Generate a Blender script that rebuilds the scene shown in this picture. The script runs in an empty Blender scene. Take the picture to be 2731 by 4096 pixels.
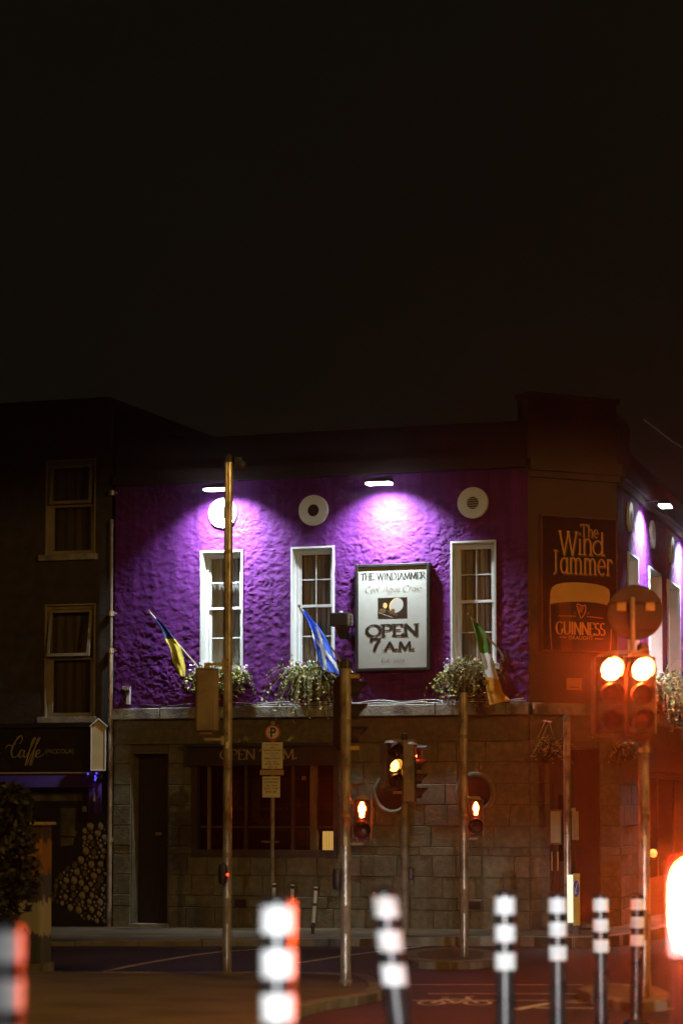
import bpy, math, random
from mathutils import Vector, Matrix, noise
R = math.radians
random.seed(7)
scn = bpy.context.scene
col = scn.collection

# ------------------------------------------------------------------ camera
F, CX, HOR, CAMZ, PITCH = 9700.0, 1365.5, 3230.0, 2.0, R(4.0)
CY = HOR - F*math.tan(PITCH)
cam_d = bpy.data.cameras.new('camera'); cam = bpy.data.objects.new('camera', cam_d); col.objects.link(cam)
cam.location = (0, 0, CAMZ); cam.rotation_euler = (R(90)+PITCH, 0, 0)
cam_d.sensor_fit = 'VERTICAL'; cam_d.sensor_height = 36; cam_d.sensor_width = 24
cam_d.lens = 36*F/4096; cam_d.shift_y = (CY-2048)/4096
cam_d.clip_start = .1; cam_d.clip_end = 600
cam_d.dof.use_dof = True; cam_d.dof.focus_distance = 38.5; cam_d.dof.aperture_fstop = 1.35
scn.camera = cam
# ------------------------------------------------------------------ world: night sky over a city
w = bpy.data.worlds.new('World'); scn.world = w; w.use_nodes = True
bg = w.node_tree.nodes['Background']
wn, wl_ = w.node_tree.nodes, w.node_tree.links
tcw = wn.new('ShaderNodeTexCoord'); nzw = wn.new('ShaderNodeTexNoise'); nzw.inputs['Scale'].default_value = 3.5; nzw.inputs['Detail'].default_value = 5; wl_.new(tcw.outputs['Generated'], nzw.inputs['Vector'])
rpw = wn.new('ShaderNodeValToRGB'); rpw.color_ramp.elements[0].color = (.82, .70, .40, 1); rpw.color_ramp.elements[1].color = (1.15, .98, .54, 1); wl_.new(nzw.outputs['Fac'], rpw.inputs[0]); wl_.new(rpw.outputs[0], bg.inputs['Color'])
bg.inputs['Strength'].default_value = .0038
# ------------------------------------------------------------------ render look
scn.view_settings.view_transform = 'Standard'; scn.view_settings.look = 'None'
scn.view_settings.exposure = 0; scn.view_settings.gamma = 1
cy = scn.cycles
cy.use_denoising = True
cy.max_bounces = 6; cy.diffuse_bounces = 3; cy.glossy_bounces = 3; cy.transmission_bounces = 4; cy.transparent_max_bounces = 12
cy.sample_clamp_indirect = 4; cy.caustics_reflective = False; cy.caustics_refractive = False

# ------------------------------------------------------------------ pixel -> place
def ray(px, py):
    dx = (px-CX)/F; dz = -(py-CY)/F
    return Vector((dx, math.cos(PITCH)-dz*math.sin(PITCH), math.sin(PITCH)+dz*math.cos(PITCH)))
def at_y(px, py, Y):                      # point at depth Y
    d = ray(px, py); t = Y/d.y
    return Vector((d.x*t, Y, CAMZ+d.z*t))
def gp(px, py, z=0.0):                    # point on the horizontal plane z
    d = ray(px, py); t = (z-CAMZ)/d.z
    return Vector((d.x*t, d.y*t, z))
def g(Y):                                 # the road climbs gently towards the camera
    t = max(0.0, min(26.0-Y, 30.0))
    return .036*t*t/(t+1.2) if t > 0 else 0.0
class Frame:                              # a wall: local x along it, -y out of it, z up
    def __init__(s, o, ang):
        s.o = Vector((o[0], o[1], 0)); s.a = ang; s.M = Matrix.Translation(s.o) @ Matrix.Rotation(ang, 4, 'Z'); s.I = s.M.inverted()
    def px(s, px, py, out=0.0):
        d = ray(px, py); o = s.I @ Vector((0, 0, CAMZ)); dl = s.I.to_3x3() @ d
        t = (-out-o.y)/dl.y; p = o+dl*t
        return p.x, p.z
    def w(s, x, z, out=0.0): return s.M @ Vector((x, -out, z))
base0 = gp(CX, 3711, .1)
TH = R(19)
FL = Frame((0, base0.y), -TH)
XL = FL.px(455, 3300)[0]; XR = FL.px(2115, 3000)[0]
c1 = FL.w(XR, 0)
FC = Frame((c1.x, c1.y), R(27))
XC = FC.px(2472, 3000)[0]
c2 = FC.w(XC, 0)
FR = Frame((c2.x, c2.y), R(75))

# ------------------------------------------------------------------ materials (all procedural)
MATS = {}
def nt(m): return m.node_tree.nodes, m.node_tree.links
def mat(name, color, rough=.6, metal=0, var=.15, scale=8, bump=0, bscale=60, spec=.5, dirt=None, stretch=(1,1,1), coord='Object'):
    m = bpy.data.materials.new(name); m.use_nodes = True; N, L = nt(m); b = N['Principled BSDF']
    b.inputs['Roughness'].default_value = rough; b.inputs['Metallic'].default_value = metal
    b.inputs['Specular IOR Level'].default_value = spec
    tc = N.new('ShaderNodeTexCoord'); mp = N.new('ShaderNodeMapping'); L.new(tc.outputs[coord], mp.inputs[0])
    mp.inputs['Scale'].default_value = stretch
    n = N.new('ShaderNodeTexNoise'); n.inputs['Scale'].default_value = scale; n.inputs['Detail'].default_value = 6; L.new(mp.outputs[0], n.inputs['Vector'])
    r = N.new('ShaderNodeValToRGB'); L.new(n.outputs['Fac'], r.inputs[0])
    c = Vector(color)
    lo = [max(0, v*(1-var)) for v in c]; hi = [min(1, v*(1+var)) for v in c]
    r.color_ramp.elements[0].position = .3; r.color_ramp.elements[0].color = (*lo, 1)
    r.color_ramp.elements[1].position = .7; r.color_ramp.elements[1].color = (*hi, 1)
    out = r.outputs[0]
    if dirt:
        n2 = N.new('ShaderNodeTexNoise'); n2.inputs['Scale'].default_value = scale*.35; n2.inputs['Detail'].default_value = 8; L.new(mp.outputs[0], n2.inputs['Vector'])
        r2 = N.new('ShaderNodeValToRGB'); r2.color_ramp.elements[0].position = .48; r2.color_ramp.elements[1].position = .66; L.new(n2.outputs['Fac'], r2.inputs[0])
        mx = N.new('ShaderNodeMix'); mx.data_type = 'RGBA'; L.new(r2.outputs[0], mx.inputs[0]); L.new(out, mx.inputs[6]); mx.inputs[7].default_value = (*dirt, 1); out = mx.outputs[2]
    L.new(out, b.inputs['Base Color'])
    rr = N.new('ShaderNodeMapRange'); L.new(n.outputs['Fac'], rr.inputs[0]); rr.inputs[3].default_value = max(.02, rough-.1); rr.inputs[4].default_value = min(1, rough+.1); L.new(rr.outputs[0], b.inputs['Roughness'])
    if bump:
        n3 = N.new('ShaderNodeTexNoise'); n3.inputs['Scale'].default_value = bscale; n3.inputs['Detail'].default_value = 5; L.new(mp.outputs[0], n3.inputs['Vector'])
        bp = N.new('ShaderNodeBump'); bp.inputs['Strength'].default_value = bump; bp.inputs['Distance'].default_value = .02; L.new(n3.outputs['Fac'], bp.inputs['Height']); L.new(bp.outputs[0], b.inputs['Normal'])
    MATS[name] = m; return m
def emis(name, color, strength):
    m = bpy.data.materials.new(name); m.use_nodes = True; N, L = nt(m); b = N['Principled BSDF']
    b.inputs['Base Color'].default_value = (*[min(1, c) for c in color], 1); b.inputs['Emission Color'].default_value = (*color, 1); b.inputs['Emission Strength'].default_value = strength
    MATS[name] = m; return m
def glass(name, tint=(.9, .9, .9), refl=1.0):
    m = bpy.data.materials.new(name); m.use_nodes = True; N, L = nt(m); N.remove(N['Principled BSDF']); o = N['Material Output']
    t = N.new('ShaderNodeBsdfTransparent'); t.inputs[0].default_value = (*tint, 1)
    gl = N.new('ShaderNodeBsdfGlossy'); gl.inputs['Roughness'].default_value = .03
    tc = N.new('ShaderNodeTexCoord'); n = N.new('ShaderNodeTexNoise'); n.inputs['Scale'].default_value = 1.6; L.new(tc.outputs['Object'], n.inputs['Vector'])
    bp = N.new('ShaderNodeBump'); bp.inputs['Strength'].default_value = .04; L.new(n.outputs['Fac'], bp.inputs['Height']); L.new(bp.outputs[0], gl.inputs['Normal'])
    fr = N.new('ShaderNodeLayerWeight'); fr.inputs[0].default_value = .12
    mu = N.new('ShaderNodeMath'); mu.operation = 'MULTIPLY'; mu.inputs[1].default_value = refl; L.new(fr.outputs['Fresnel'], mu.inputs[0])
    mx = N.new('ShaderNodeMixShader'); L.new(mu.outputs[0], mx.inputs[0]); L.new(t.outputs[0], mx.inputs[1]); L.new(gl.outputs[0], mx.inputs[2]); L.new(mx.outputs[0], o.inputs[0])
    MATS[name] = m; return m

mat('asphalt', (.050, .040, .024), .55, spec=.15, var=.45, scale=1.3, bump=.5, bscale=90, dirt=(.028, .022, .013))
mat('paving', (.115, .086, .048), .8, spec=.2, var=.35, scale=2.2, bump=.35, bscale=45, dirt=(.065, .048, .027))
mat('island_paving', (.145, .115, .08), .8, var=.2, scale=2.5, bump=.4, bscale=50, dirt=(.085, .068, .048))
mat('kerb', (.21, .195, .16), .75, var=.25, scale=6, bump=.4, bscale=40, dirt=(.13, .12, .10))
mat('line_white', (.70, .69, .64), .6, var=.3, scale=14, dirt=(.4, .38, .33))
mat('line_yellow', (.75, .60, .25), .6, var=.3, scale=14, dirt=(.45, .34, .14))
mat('stucco', (.132, .022, .188), .68, var=.22, scale=1.4, bump=.5, bscale=60, spec=.2, dirt=(.096, .015, .137), stretch=(1, 1, 1.4))
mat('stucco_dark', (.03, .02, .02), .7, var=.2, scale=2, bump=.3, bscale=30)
mat('chamfer', (.105, .07, .045), .75, var=.2, scale=1.6, bump=.25, bscale=35, dirt=(.09, .06, .04))
for k, (c, d) in enumerate((((.148, .136, .078), (.112, .103, .06)), ((.165, .152, .088), (.124, .114, .066)), ((.132, .121, .07), (.10, .092, .053)), ((.154, .142, .086), (.11, .101, .058)))):
    mat('stone%d' % k, c, .85, var=.3, scale=9+k, bump=.5, bscale=26+5*k, dirt=d)
mat('mortar', (.10, .09, .06), .9, var=.3, scale=20)
mat('granite', (.34, .32, .26), .75, var=.3, scale=7, bump=.6, bscale=35, dirt=(.12, .11, .09))
mat('white_paint', (.70, .72, .70), .45, var=.06, scale=5)
mat('cream_paint', (.52, .46, .34), .5, var=.12, scale=6, dirt=(.40, .34, .24))
mat('cafe_frame', (.32, .26, .16), .5, var=.15, scale=6, dirt=(.24, .19, .11))
mat('black_paint', (.018, .017, .016), .42, var=.3, scale=9)
mat('dark_timber', (.045, .033, .024), .45, var=.3, scale=12, stretch=(1, 1, .2))
mat('brown_post', (.16, .10, .05), .5, var=.3, scale=12, stretch=(1, 1, .2))
mat('dark_brick', (.05, .043, .035), .85, var=.35, scale=5, bump=.4, bscale=30)
mat('interior', (.05, .036, .024), .8, var=.4, scale=3)
mat('display', (.36, .26, .14), .8, var=.5, scale=14, dirt=(.12, .08, .04))
mat('curtain_cafe', (.10, .08, .05), .9, var=.3, scale=3, stretch=(6, 1, .5))
mat('curtain_light', (.76, .75, .68), .9, var=.12, scale=3, stretch=(6, 1, .5))
mat('curtain_dark', (.42, .38, .30), .9, var=.25, scale=3, stretch=(6, 1, .5))
mat('board_cream', (.43, .44, .39), .55, var=.06, scale=3, dirt=(.37, .36, .31), spec=.25)
mat('ink', (.012, .011, .010), .5, var=.1)
mat('ink_brown', (.15, .075, .028), .5, var=.35, scale=25)
mat('gold', (.75, .50, .16), .5, var=.15, scale=10)
mat('gold_dim', (.42, .33, .20), .6, var=.25, scale=10)
mat('foam', (.80, .52, .13), .6, var=.06, scale=4)
mat('stout', (.022, .014, .009), .35, var=.3, scale=3)
mat('stout_lit', (.11, .055, .018), .4, var=.2, scale=3)
mat('galv', (.54, .47, .38), .30, .55, var=.35, scale=16, bump=.15, bscale=60, dirt=(.16, .10, .06), stretch=(1, 1, .35))
mat('galv_dull', (.30, .25, .19), .6, .15, var=.25, scale=10, dirt=(.17, .11, .06))
mat('sig_black', (.014, .013, .012), .5, var=.3, scale=8)
mat('sig_grey', (.24, .18, .12), .55, .1, var=.15, scale=8, dirt=(.16, .11, .07))
mat('rubber', (.016, .016, .016), .28, var=.3, scale=8)
mat('refl_white', (.80, .82, .82), .5, var=.08, scale=20, dirt=(.62, .61, .57))
mat('cap_rubber', (.014, .014, .014), .8, var=.3, scale=8, spec=.15)
mat('refl_red', (.75, .09, .02), .4, var=.08, scale=20)
mat('sign_white', (.66, .60, .46), .5, var=.06, scale=10)
mat('sign_red', (.55, .05, .02), .5, var=.1, scale=10)
mat('sign_blue', (.04, .07, .62), .4, var=.08, scale=10)
mat('sign_yellow', (.62, .42, .03), .45, var=.08, scale=10)
mat('sign_back', (.035, .025, .016), .6, .2, var=.2, scale=6)
mat('bracket_tan', (.42, .27, .08), .5, var=.1, scale=8)
mat('flag_yellow', (.82, .70, .10), .8, var=.1, scale=14)
mat('flag_blue', (.03, .06, .18), .8, var=.2, scale=14)
mat('saltire_blue', (.05, .16, .75), .8, var=.12, scale=14)
mat('flag_white', (.88, .87, .82), .8, var=.08, scale=14)
mat('flag_green', (.09, .24, .02), .8, var=.15, scale=14)
mat('flag_orange', (.88, .42, .03), .8, var=.1, scale=14)
mat('leaf0', (.22, .28, .06), .55, var=.35, scale=30)
mat('leaf1', (.44, .44, .12), .55, var=.35, scale=30)
mat('leaf2', (.055, .085, .02), .6, var=.35, scale=30)
mat('leaf_dark', (.022, .022, .010), .6, var=.4, scale=30)
mat('stem', (.20, .17, .08), .7, var=.2)
mat('petal_white', (.70, .70, .72), .6, var=.08)
mat('petal_pink', (.45, .05, .30), .6, var=.2)
mat('bark', (.06, .045, .03), .9, var=.3, scale=20, bump=.5, bscale=40)
mat('trough', (.05, .035, .03), .7, var=.2)
mat('log_end', (.50, .43, .29), .8, var=.35, scale=5, dirt=(.2, .16, .1), coord='Generated')
mat('log_end2', (.22, .18, .12), .8, var=.35, scale=5, dirt=(.13, .1, .07))
mat('banner_purple', (.05, .015, .20), .8, var=.25, scale=4)
mat('awning_purple', (.035, .012, .11), .7, var=.2, scale=4)
mat('box_cream', (.50, .38, .19), .55, var=.08, scale=5)
mat('cafe_print', (.12, .105, .075), .75, var=.7, scale=4, dirt=(.03, .025, .02))
mat('car_paint', (.05, .012, .010), .25, .3, var=.1, scale=3)
mat('car_glass', (.01, .01, .012), .08, 0, var=.1)
mat('plate_yellow', (.6, .55, .45), .5)
mat('cable', (.10, .10, .10), .4, var=.2)
mat('cable_pale', (.55, .55, .52), .4, var=.1)
mat('roof_slate', (.03, .028, .027), .8, var=.3, scale=8)
glass('pane'); glass('pane_dark', (.5, .46, .4), .6)
emis('flood_led', (.88, .93, 1.0), 30)
emis('red_lamp', (1.0, .078, .013), 850)
emis('red_side', (1.0, .06, .02), 40)
emis('red_man', (1.0, .085, .014), 480)
emis('amber_lamp', (1.0, .40, .05), 14)
emis('tail_lamp', (1.0, .09, .012), 760)
emis('led_red', (1.0, .05, .02), 4)
emis('lantern_glow', (1.0, .66, .20), 2.6)
emis('bollard_lit', (.95, .93, .68), .95)
emis('fairy_blue', (.10, .06, 1.0), 1.4)
emis('globe', (1.0, .55, .12), .8)
emis('sodium', (1.0, .60, .18), 4)
for n_ in ('flag_yellow', 'flag_blue', 'saltire_blue', 'flag_white', 'flag_green', 'flag_orange'):      # thin cloth lets light through
    N, L = nt(MATS[n_]); b = N['Principled BSDF']; tr = N.new('ShaderNodeBsdfTranslucent'); mx = N.new('ShaderNodeMixShader'); mx.inputs[0].default_value = .4
    L.new(b.inputs['Base Color'].links[0].from_socket, tr.inputs[0]); L.new(b.outputs[0], mx.inputs[1]); L.new(tr.outputs[0], mx.inputs[2]); L.new(mx.outputs[0], N['Material Output'].inputs[0])
for n_ in ('log_end', 'log_end2'):
    N, L = nt(MATS[n_]); b = N['Principled BSDF']; tc = N.new('ShaderNodeTexCoord'); mp = N.new('ShaderNodeMapping'); mp.inputs['Location'].default_value = (-.5, 0, -.5); L.new(tc.outputs['Generated'], mp.inputs[0])
    wv = N.new('ShaderNodeTexWave'); wv.wave_type = 'RINGS'; wv.rings_direction = 'Y'; wv.inputs['Scale'].default_value = 2.2; wv.inputs['Distortion'].default_value = 2.5; L.new(mp.outputs[0], wv.inputs[0])
    mx = N.new('ShaderNodeMix'); mx.data_type = 'RGBA'; mx.blend_type = 'MULTIPLY'; mx.inputs[0].default_value = .55; L.new(b.inputs['Base Color'].links[0].from_socket, mx.inputs[6]); L.new(wv.outputs['Color'], mx.inputs[7]); L.new(mx.outputs[2], b.inputs['Base Color'])
N, L = nt(MATS['stucco']); b = N['Principled BSDF']; tc = N.new('ShaderNodeTexCoord'); mp = N.new('ShaderNodeMapping'); mp.inputs['Scale'].default_value = (3.2, 1, .22); L.new(tc.outputs['Object'], mp.inputs[0])      # rain streaks
nz = N.new('ShaderNodeTexNoise'); nz.inputs['Scale'].default_value = 2.4; nz.inputs['Detail'].default_value = 7; L.new(mp.outputs[0], nz.inputs['Vector']); rp = N.new('ShaderNodeValToRGB'); rp.color_ramp.elements[0].position = .38; rp.color_ramp.elements[0].color = (.55, .55, .55, 1); rp.color_ramp.elements[1].position = .6; L.new(nz.outputs['Fac'], rp.inputs[0])
mx = N.new('ShaderNodeMix'); mx.data_type = 'RGBA'; mx.blend_type = 'MULTIPLY'; mx.inputs[0].default_value = .7; L.new(b.inputs['Base Color'].links[0].from_socket, mx.inputs[6]); L.new(rp.outputs[0], mx.inputs[7]); L.new(mx.outputs[2], b.inputs['Base Color'])
# cabinet paint: bands of colour painted on the box
m = mat('cabinet_paint', (.5, .5, .5), .5); N, L = nt(m)
tc = N.new('ShaderNodeTexCoord'); sep = N.new('ShaderNodeSeparateXYZ'); L.new(tc.outputs['Generated'], sep.inputs[0])
nz = N.new('ShaderNodeTexNoise'); nz.inputs['Scale'].default_value = 5; L.new(tc.outputs['Generated'], nz.inputs['Vector'])
ma = N.new('ShaderNodeMath'); ma.operation = 'MULTIPLY_ADD'; ma.inputs[1].default_value = .22; L.new(nz.outputs['Fac'], ma.inputs[0]); L.new(sep.outputs['Z'], ma.inputs[2])
rp = N.new('ShaderNodeValToRGB'); rp.color_ramp.interpolation = 'CONSTANT'; L.new(ma.outputs[0], rp.inputs[0])
for i, (p, c) in enumerate(((0, (.10, .11, .15)), (.34, (.52, .50, .44)), (.58, (.09, .085, .12)), (.78, (.34, .15, .03)), (1.0, (.05, .03, .02)))):
    e = rp.color_ramp.elements[i] if i < 2 else rp.color_ramp.elements.new(p)
    e.position = p; e.color = (*c, 1)
L.new(rp.outputs[0], N['Principled BSDF'].inputs['Base Color'])

# ------------------------------------------------------------------ mesh helpers
class MB:
    def __init__(s): s.v = []; s.f = []
    def add(s, vs, fs):
        o = len(s.v); s.v += [tuple(v) for v in vs]; s.f += [tuple(i+o for i in f) for f in fs]; return s
    def box(s, x0, x1, y0, y1, z0, z1):
        return s.add([(x0,y0,z0),(x1,y0,z0),(x1,y1,z0),(x0,y1,z0),(x0,y0,z1),(x1,y0,z1),(x1,y1,z1),(x0,y1,z1)],
                     [(0,3,2,1),(4,5,6,7),(0,1,5,4),(1,2,6,5),(2,3,7,6),(3,0,4,7)])
    def cbox(s, x0, x1, y0, y1, z0, z1, c=.008):   # box whose front (-y) edges are chamfered
        return s.add([(x0,y0+c,z0),(x1,y0+c,z0),(x1,y0+c,z1),(x0,y0+c,z1),(x0+c,y0,z0+c),(x1-c,y0,z0+c),(x1-c,y0,z1-c),(x0+c,y0,z1-c),(x0,y1,z0),(x1,y1,z0),(x1,y1,z1),(x0,y1,z1)],
                     [(4,5,6,7),(0,1,5,4),(1,2,6,5),(2,3,7,6),(3,0,4,7),(0,8,9,1),(1,9,10,2),(2,10,11,3),(3,11,8,0),(8,11,10,9)])
    def cyl(s, p0, p1, r0, r1=None, n=16, caps=True):
        r1 = r0 if r1 is None else r1; p0 = Vector(p0); p1 = Vector(p1); d = (p1-p0).normalized()
        a = d.orthogonal().normalized(); b = d.cross(a); vs = []
        for p, r in ((p0, r0), (p1, r1)):
            for i in range(n):
                t = 2*math.pi*i/n; vs.append(p+(a*math.cos(t)+b*math.sin(t))*r)
        fs = [(i, (i+1) % n, n+(i+1) % n, n+i) for i in range(n)]
        if caps: fs += [tuple(range(n-1, -1, -1)), tuple(range(n, 2*n))]
        return s.add(vs, fs)
    def tube(s, pts, r, n=6):
        pts = [Vector(p) for p in pts]; vs = []; k = len(pts)
        for i, p in enumerate(pts):
            d = (pts[min(i+1, k-1)]-pts[max(i-1, 0)]).normalized()
            a = d.cross(Vector((.13, .31, .94)))
            a = a.normalized() if a.length > 1e-4 else d.orthogonal().normalized()
            b = d.cross(a); rr = r[i] if isinstance(r, (list, tuple)) else r
            for j in range(n):
                t = 2*math.pi*j/n; vs.append(p+(a*math.cos(t)+b*math.sin(t))*rr)
        fs = [(i*n+j, i*n+(j+1) % n, (i+1)*n+(j+1) % n, (i+1)*n+j) for i in range(k-1) for j in range(n)]
        fs += [tuple(range(n-1, -1, -1)), tuple(range((k-1)*n, k*n))]
        return s.add(vs, fs)
    def lathe(s, prof, n=24, axis='z', o=(0,0,0), closed=False):   # prof: (r, h) pairs
        vs = []
        for r, h in prof:
            for i in range(n):
                t = 2*math.pi*i/n; x, y = r*math.cos(t), r*math.sin(t)
                p = {'z': (x, y, h), 'y': (x, h, y), 'x': (h, x, y)}[axis]
                vs.append((p[0]+o[0], p[1]+o[1], p[2]+o[2]))
        k = len(prof); fs = [(i*n+j, i*n+(j+1) % n, (i+1)*n+(j+1) % n, (i+1)*n+j) for i in range(k-1) for j in range(n)]
        if closed: fs += [((k-1)*n+j, (k-1)*n+(j+1) % n, (j+1) % n, j) for j in range(n)]
        return s.add(vs, fs)
    def disc(s, c, rx, rz, y, n=28):
        return s.add([(c[0]+rx*math.cos(2*math.pi*i/n), y, c[1]+rz*math.sin(2*math.pi*i/n)) for i in range(n)], [tuple(range(n))])
    def prism(s, pts, y0, y1):             # outline in (x, z), from y0 to y1
        n = len(pts)
        return s.add([(x, y0, z) for x, z in pts]+[(x, y1, z) for x, z in pts],
                     [tuple(range(n)), tuple(range(2*n-1, n-1, -1))]+[(i, n+i, n+(i+1) % n, (i+1) % n) for i in range(n)])
    def slab(s, pts, z0, z1):              # plan outline in (x, y)
        n = len(pts); zz = z1 if callable(z1) else (lambda x, y: z1)
        return s.add([(x, y, z0) for x, y in pts]+[(x, y, zz(x, y)) for x, y in pts],
                     [tuple(range(n-1, -1, -1)), tuple(range(n, 2*n))]+[(i, (i+1) % n, n+(i+1) % n, n+i) for i in range(n)])
    def mesh(s, name, mats, smooth=False, mi=None):
        me = bpy.data.meshes.new(name); me.from_pydata(s.v, [], s.f)
        for m in (mats if isinstance(mats, (list, tuple)) else [mats]): me.materials.append(MATS[m])
        if mi: me.polygons.foreach_set('material_index', mi)
        import bmesh
        bm = bmesh.new(); bm.from_mesh(me); bmesh.ops.recalc_face_normals(bm, faces=bm.faces) if len(bm.faces) < 4000 else None; bm.to_mesh(me); bm.free()
        if smooth:
            me.polygons.foreach_set('use_smooth', [True]*len(me.polygons))
            try: me.set_sharp_from_angle(angle=R(35))
            except Exception: pass
        me.update(); return me
    def build(s, name, mats, parent=None, smooth=False, loc=None, rz=0, mi=None, bevel=0):
        o = bpy.data.objects.new(name, s.mesh(name, mats, smooth, mi)); col.objects.link(o)
        if parent: o.parent = parent
        if loc is not None: o.location = loc
        o.rotation_euler.z = rz
        if bevel:
            b = o.modifiers.new('bevel', 'BEVEL'); b.width = bevel; b.segments = 2; b.limit_method = 'ANGLE'
        return o
def tag(o, label, cat, group=None):
    o['label'] = label; o['category'] = cat
    if group: o['group'] = group
    return o
def thing(name, label, cat, loc=(0,0,0), rz=0, group=None):
    o = bpy.data.objects.new(name, None); col.objects.link(o); o.empty_display_size = .1
    o.location = loc; o.rotation_euler.z = rz
    return tag(o, label, cat, group)
def struct(o): o['kind'] = 'structure'; return o
def onwall(name, label, cat, fr, x, z, out=0, group=None):
    return thing(name, label, cat, fr.w(x, z, out), fr.a, group)
def copy_tree(o, parent=None):
    c = o.copy(); col.objects.link(c); c.parent = parent
    for ch in o.children: copy_tree(ch, c)
    return c

# ------------------------------------------------------------------ lettering: a broad-nib pen on letter skeletons
def arc(cx, cz, rx, rz, a0, a1, n=14):
    return [(cx+rx*math.cos(R(a0+(a1-a0)*i/n)), cz+rz*math.sin(R(a0+(a1-a0)*i/n))) for i in range(n+1)]
def G():
    q = {}
    q['A'] = (.80, [[(.05,0),(.40,1)],[(.40,1),(.75,0)],[(.17,.36),(.63,.36)]], [(.05,0),(.75,0)])
    q['C'] = (.78, [arc(.42,.5,.38,.5,48,312)], [])
    q['D'] = (.84, [[(.12,0),(.12,1)],[(.12,1)]+arc(.34,.5,.42,.5,90,-90)+[(.12,0)]], [(.12,0),(.12,1)])
    q['E'] = (.66, [[(.12,0),(.12,1)],[(.12,1),(.56,1)],[(.12,.52),(.48,.52)],[(.12,0),(.60,0)],[(.56,1),(.57,.86)],[(.60,0),(.61,.15)]], [(.12,0),(.12,1)])
    q['G'] = (.84, [arc(.42,.5,.38,.5,48,318),[(.70,.17),(.70,.42)]], [(.70,.42)])
    q['H'] = (.86, [[(.12,0),(.12,1)],[(.74,0),(.74,1)],[(.12,.52),(.74,.52)]], [(.12,0),(.12,1),(.74,0),(.74,1)])
    q['I'] = (.34, [[(.17,0),(.17,1)]], [(.17,0),(.17,1)])
    q['J'] = (.40, [[(.22,1),(.22,-.02)]+arc(.08,-.02,.14,.18,0,-70,6)], [(.22,1)])
    q['M'] = (1.02, [[(.10,0),(.16,1)],[(.16,1),(.50,.08)],[(.50,.08),(.86,1)],[(.86,1),(.92,0)]], [(.10,0),(.92,0)])
    q['N'] = (.88, [[(.12,0),(.12,1)],[(.12,1),(.76,0)],[(.76,0),(.76,1)]], [(.12,0),(.76,1)])
    q['O'] = (.92, [arc(.46,.5,.40,.5,90,450,24)], [])
    q['P'] = (.66, [[(.12,0),(.12,1)],[(.12,1)]+arc(.32,.74,.28,.26,90,-90)+[(.12,.48)]], [(.12,0),(.12,1)])
    q['R'] = (.74, [[(.12,0),(.12,1)],[(.12,1)]+arc(.32,.74,.28,.26,90,-90)+[(.12,.48)],[(.34,.48),(.70,0)]], [(.12,0),(.12,1),(.70,0)])
    q['S'] = (.60, [arc(.30,.75,.22,.25,40,270,10)+arc(.30,.25,.24,.25,90,-140,10)], [])
    q['T'] = (.72, [[(.36,0),(.36,1)],[(.05,1),(.67,1)],[(.05,1),(.04,.86)],[(.67,1),(.68,.86)]], [(.36,0)])
    q['U'] = (.84, [[(.12,1),(.12,.32)]+arc(.42,.32,.30,.32,180,360)+[(.72,1)]], [(.12,1),(.72,1)])
    q['W'] = (1.15, [[(.05,1),(.32,0)],[(.32,0),(.58,1)],[(.58,1),(.84,0)],[(.84,0),(1.10,1)]], [(.05,1),(.58,1),(1.10,1)])
    q['a'] = (.54, [[(.44,.60),(.44,0)],arc(.25,.30,.19,.30,60,400,16)], [(.46,0)])
    q['c'] = (.48, [arc(.26,.31,.20,.31,50,315)], [])
    q['d'] = (.56, [[(.46,1),(.46,0)],arc(.26,.31,.20,.31,0,360,18)], [(.48,0)])
    q['e'] = (.52, [[(.07,.33),(.45,.33)]+arc(.26,.31,.20,.31,8,310,16)], [])
    q['f'] = (.34, [[(.30,1.0),(.20,1.0),(.16,.85),(.16,0)],[(.04,.60),(.30,.60)]], [(.16,0)])
    q['g'] = (.54, [arc(.25,.32,.19,.29,0,360,16),[(.44,.6),(.43,-.15)]+arc(.22,-.15,.21,.18,0,-150,8)], [])
    q['h'] = (.56, [[(.12,0),(.12,1)],[(.12,.42)]+arc(.29,.40,.17,.22,150,0,8)+[(.46,0)]], [(.12,0),(.46,0)])
    q['i'] = (.24, [[(.12,0),(.12,.60)],[(.10,.80),(.14,.84)]], [(.12,0)])
    q['l'] = (.24, [[(.12,0),(.12,1)]], [(.12,0)])
    q['m'] = (.86, [[(.12,0),(.12,.62)],[(.12,.42)]+arc(.27,.40,.15,.22,150,0,8)+[(.42,0)],[(.42,.42)]+arc(.57,.40,.15,.22,150,0,8)+[(.72,0)]], [(.12,0),(.42,0),(.72,0)])
    q['n'] = (.56, [[(.12,0),(.12,.62)],[(.12,.42)]+arc(.29,.40,.17,.22,150,0,8)+[(.46,0)]], [(.12,0),(.46,0)])
    q['o'] = (.52, [arc(.26,.31,.20,.31,0,360,18)], [])
    q['r'] = (.40, [[(.12,0),(.12,.62)],[(.12,.42)]+arc(.25,.42,.13,.20,150,30,6)], [(.12,0)])
    q['s'] = (.40, [arc(.20,.46,.14,.16,40,270,8)+arc(.20,.15,.15,.15,90,-140,8)], [])
    q['t'] = (.34, [[(.16,.84),(.16,.08),(.26,0)],[(.03,.60),(.30,.60)]], [])
    q['u'] = (.56, [[(.12,.62),(.12,.22)]+arc(.28,.22,.16,.22,180,360,8)+[(.44,.62)],[(.44,.62),(.44,0)]], [])
    q['1'] = (.40, [[(.08,.82),(.22,.98),(.22,0)]], [(.22,0)])
    q['2'] = (.56, [arc(.27,.74,.20,.24,160,-30,10)+[(.08,0)],[(.08,0),(.48,0)]], [])
    q['5'] = (.54, [[(.44,.98),(.14,.98),(.12,.56)]+arc(.25,.31,.22,.29,110,-140,12)], [])
    q['7'] = (.60, [[(.08,.80),(.10,1),(.54,1)],[(.54,1),(.34,.5),(.24,0)]], [])
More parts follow.
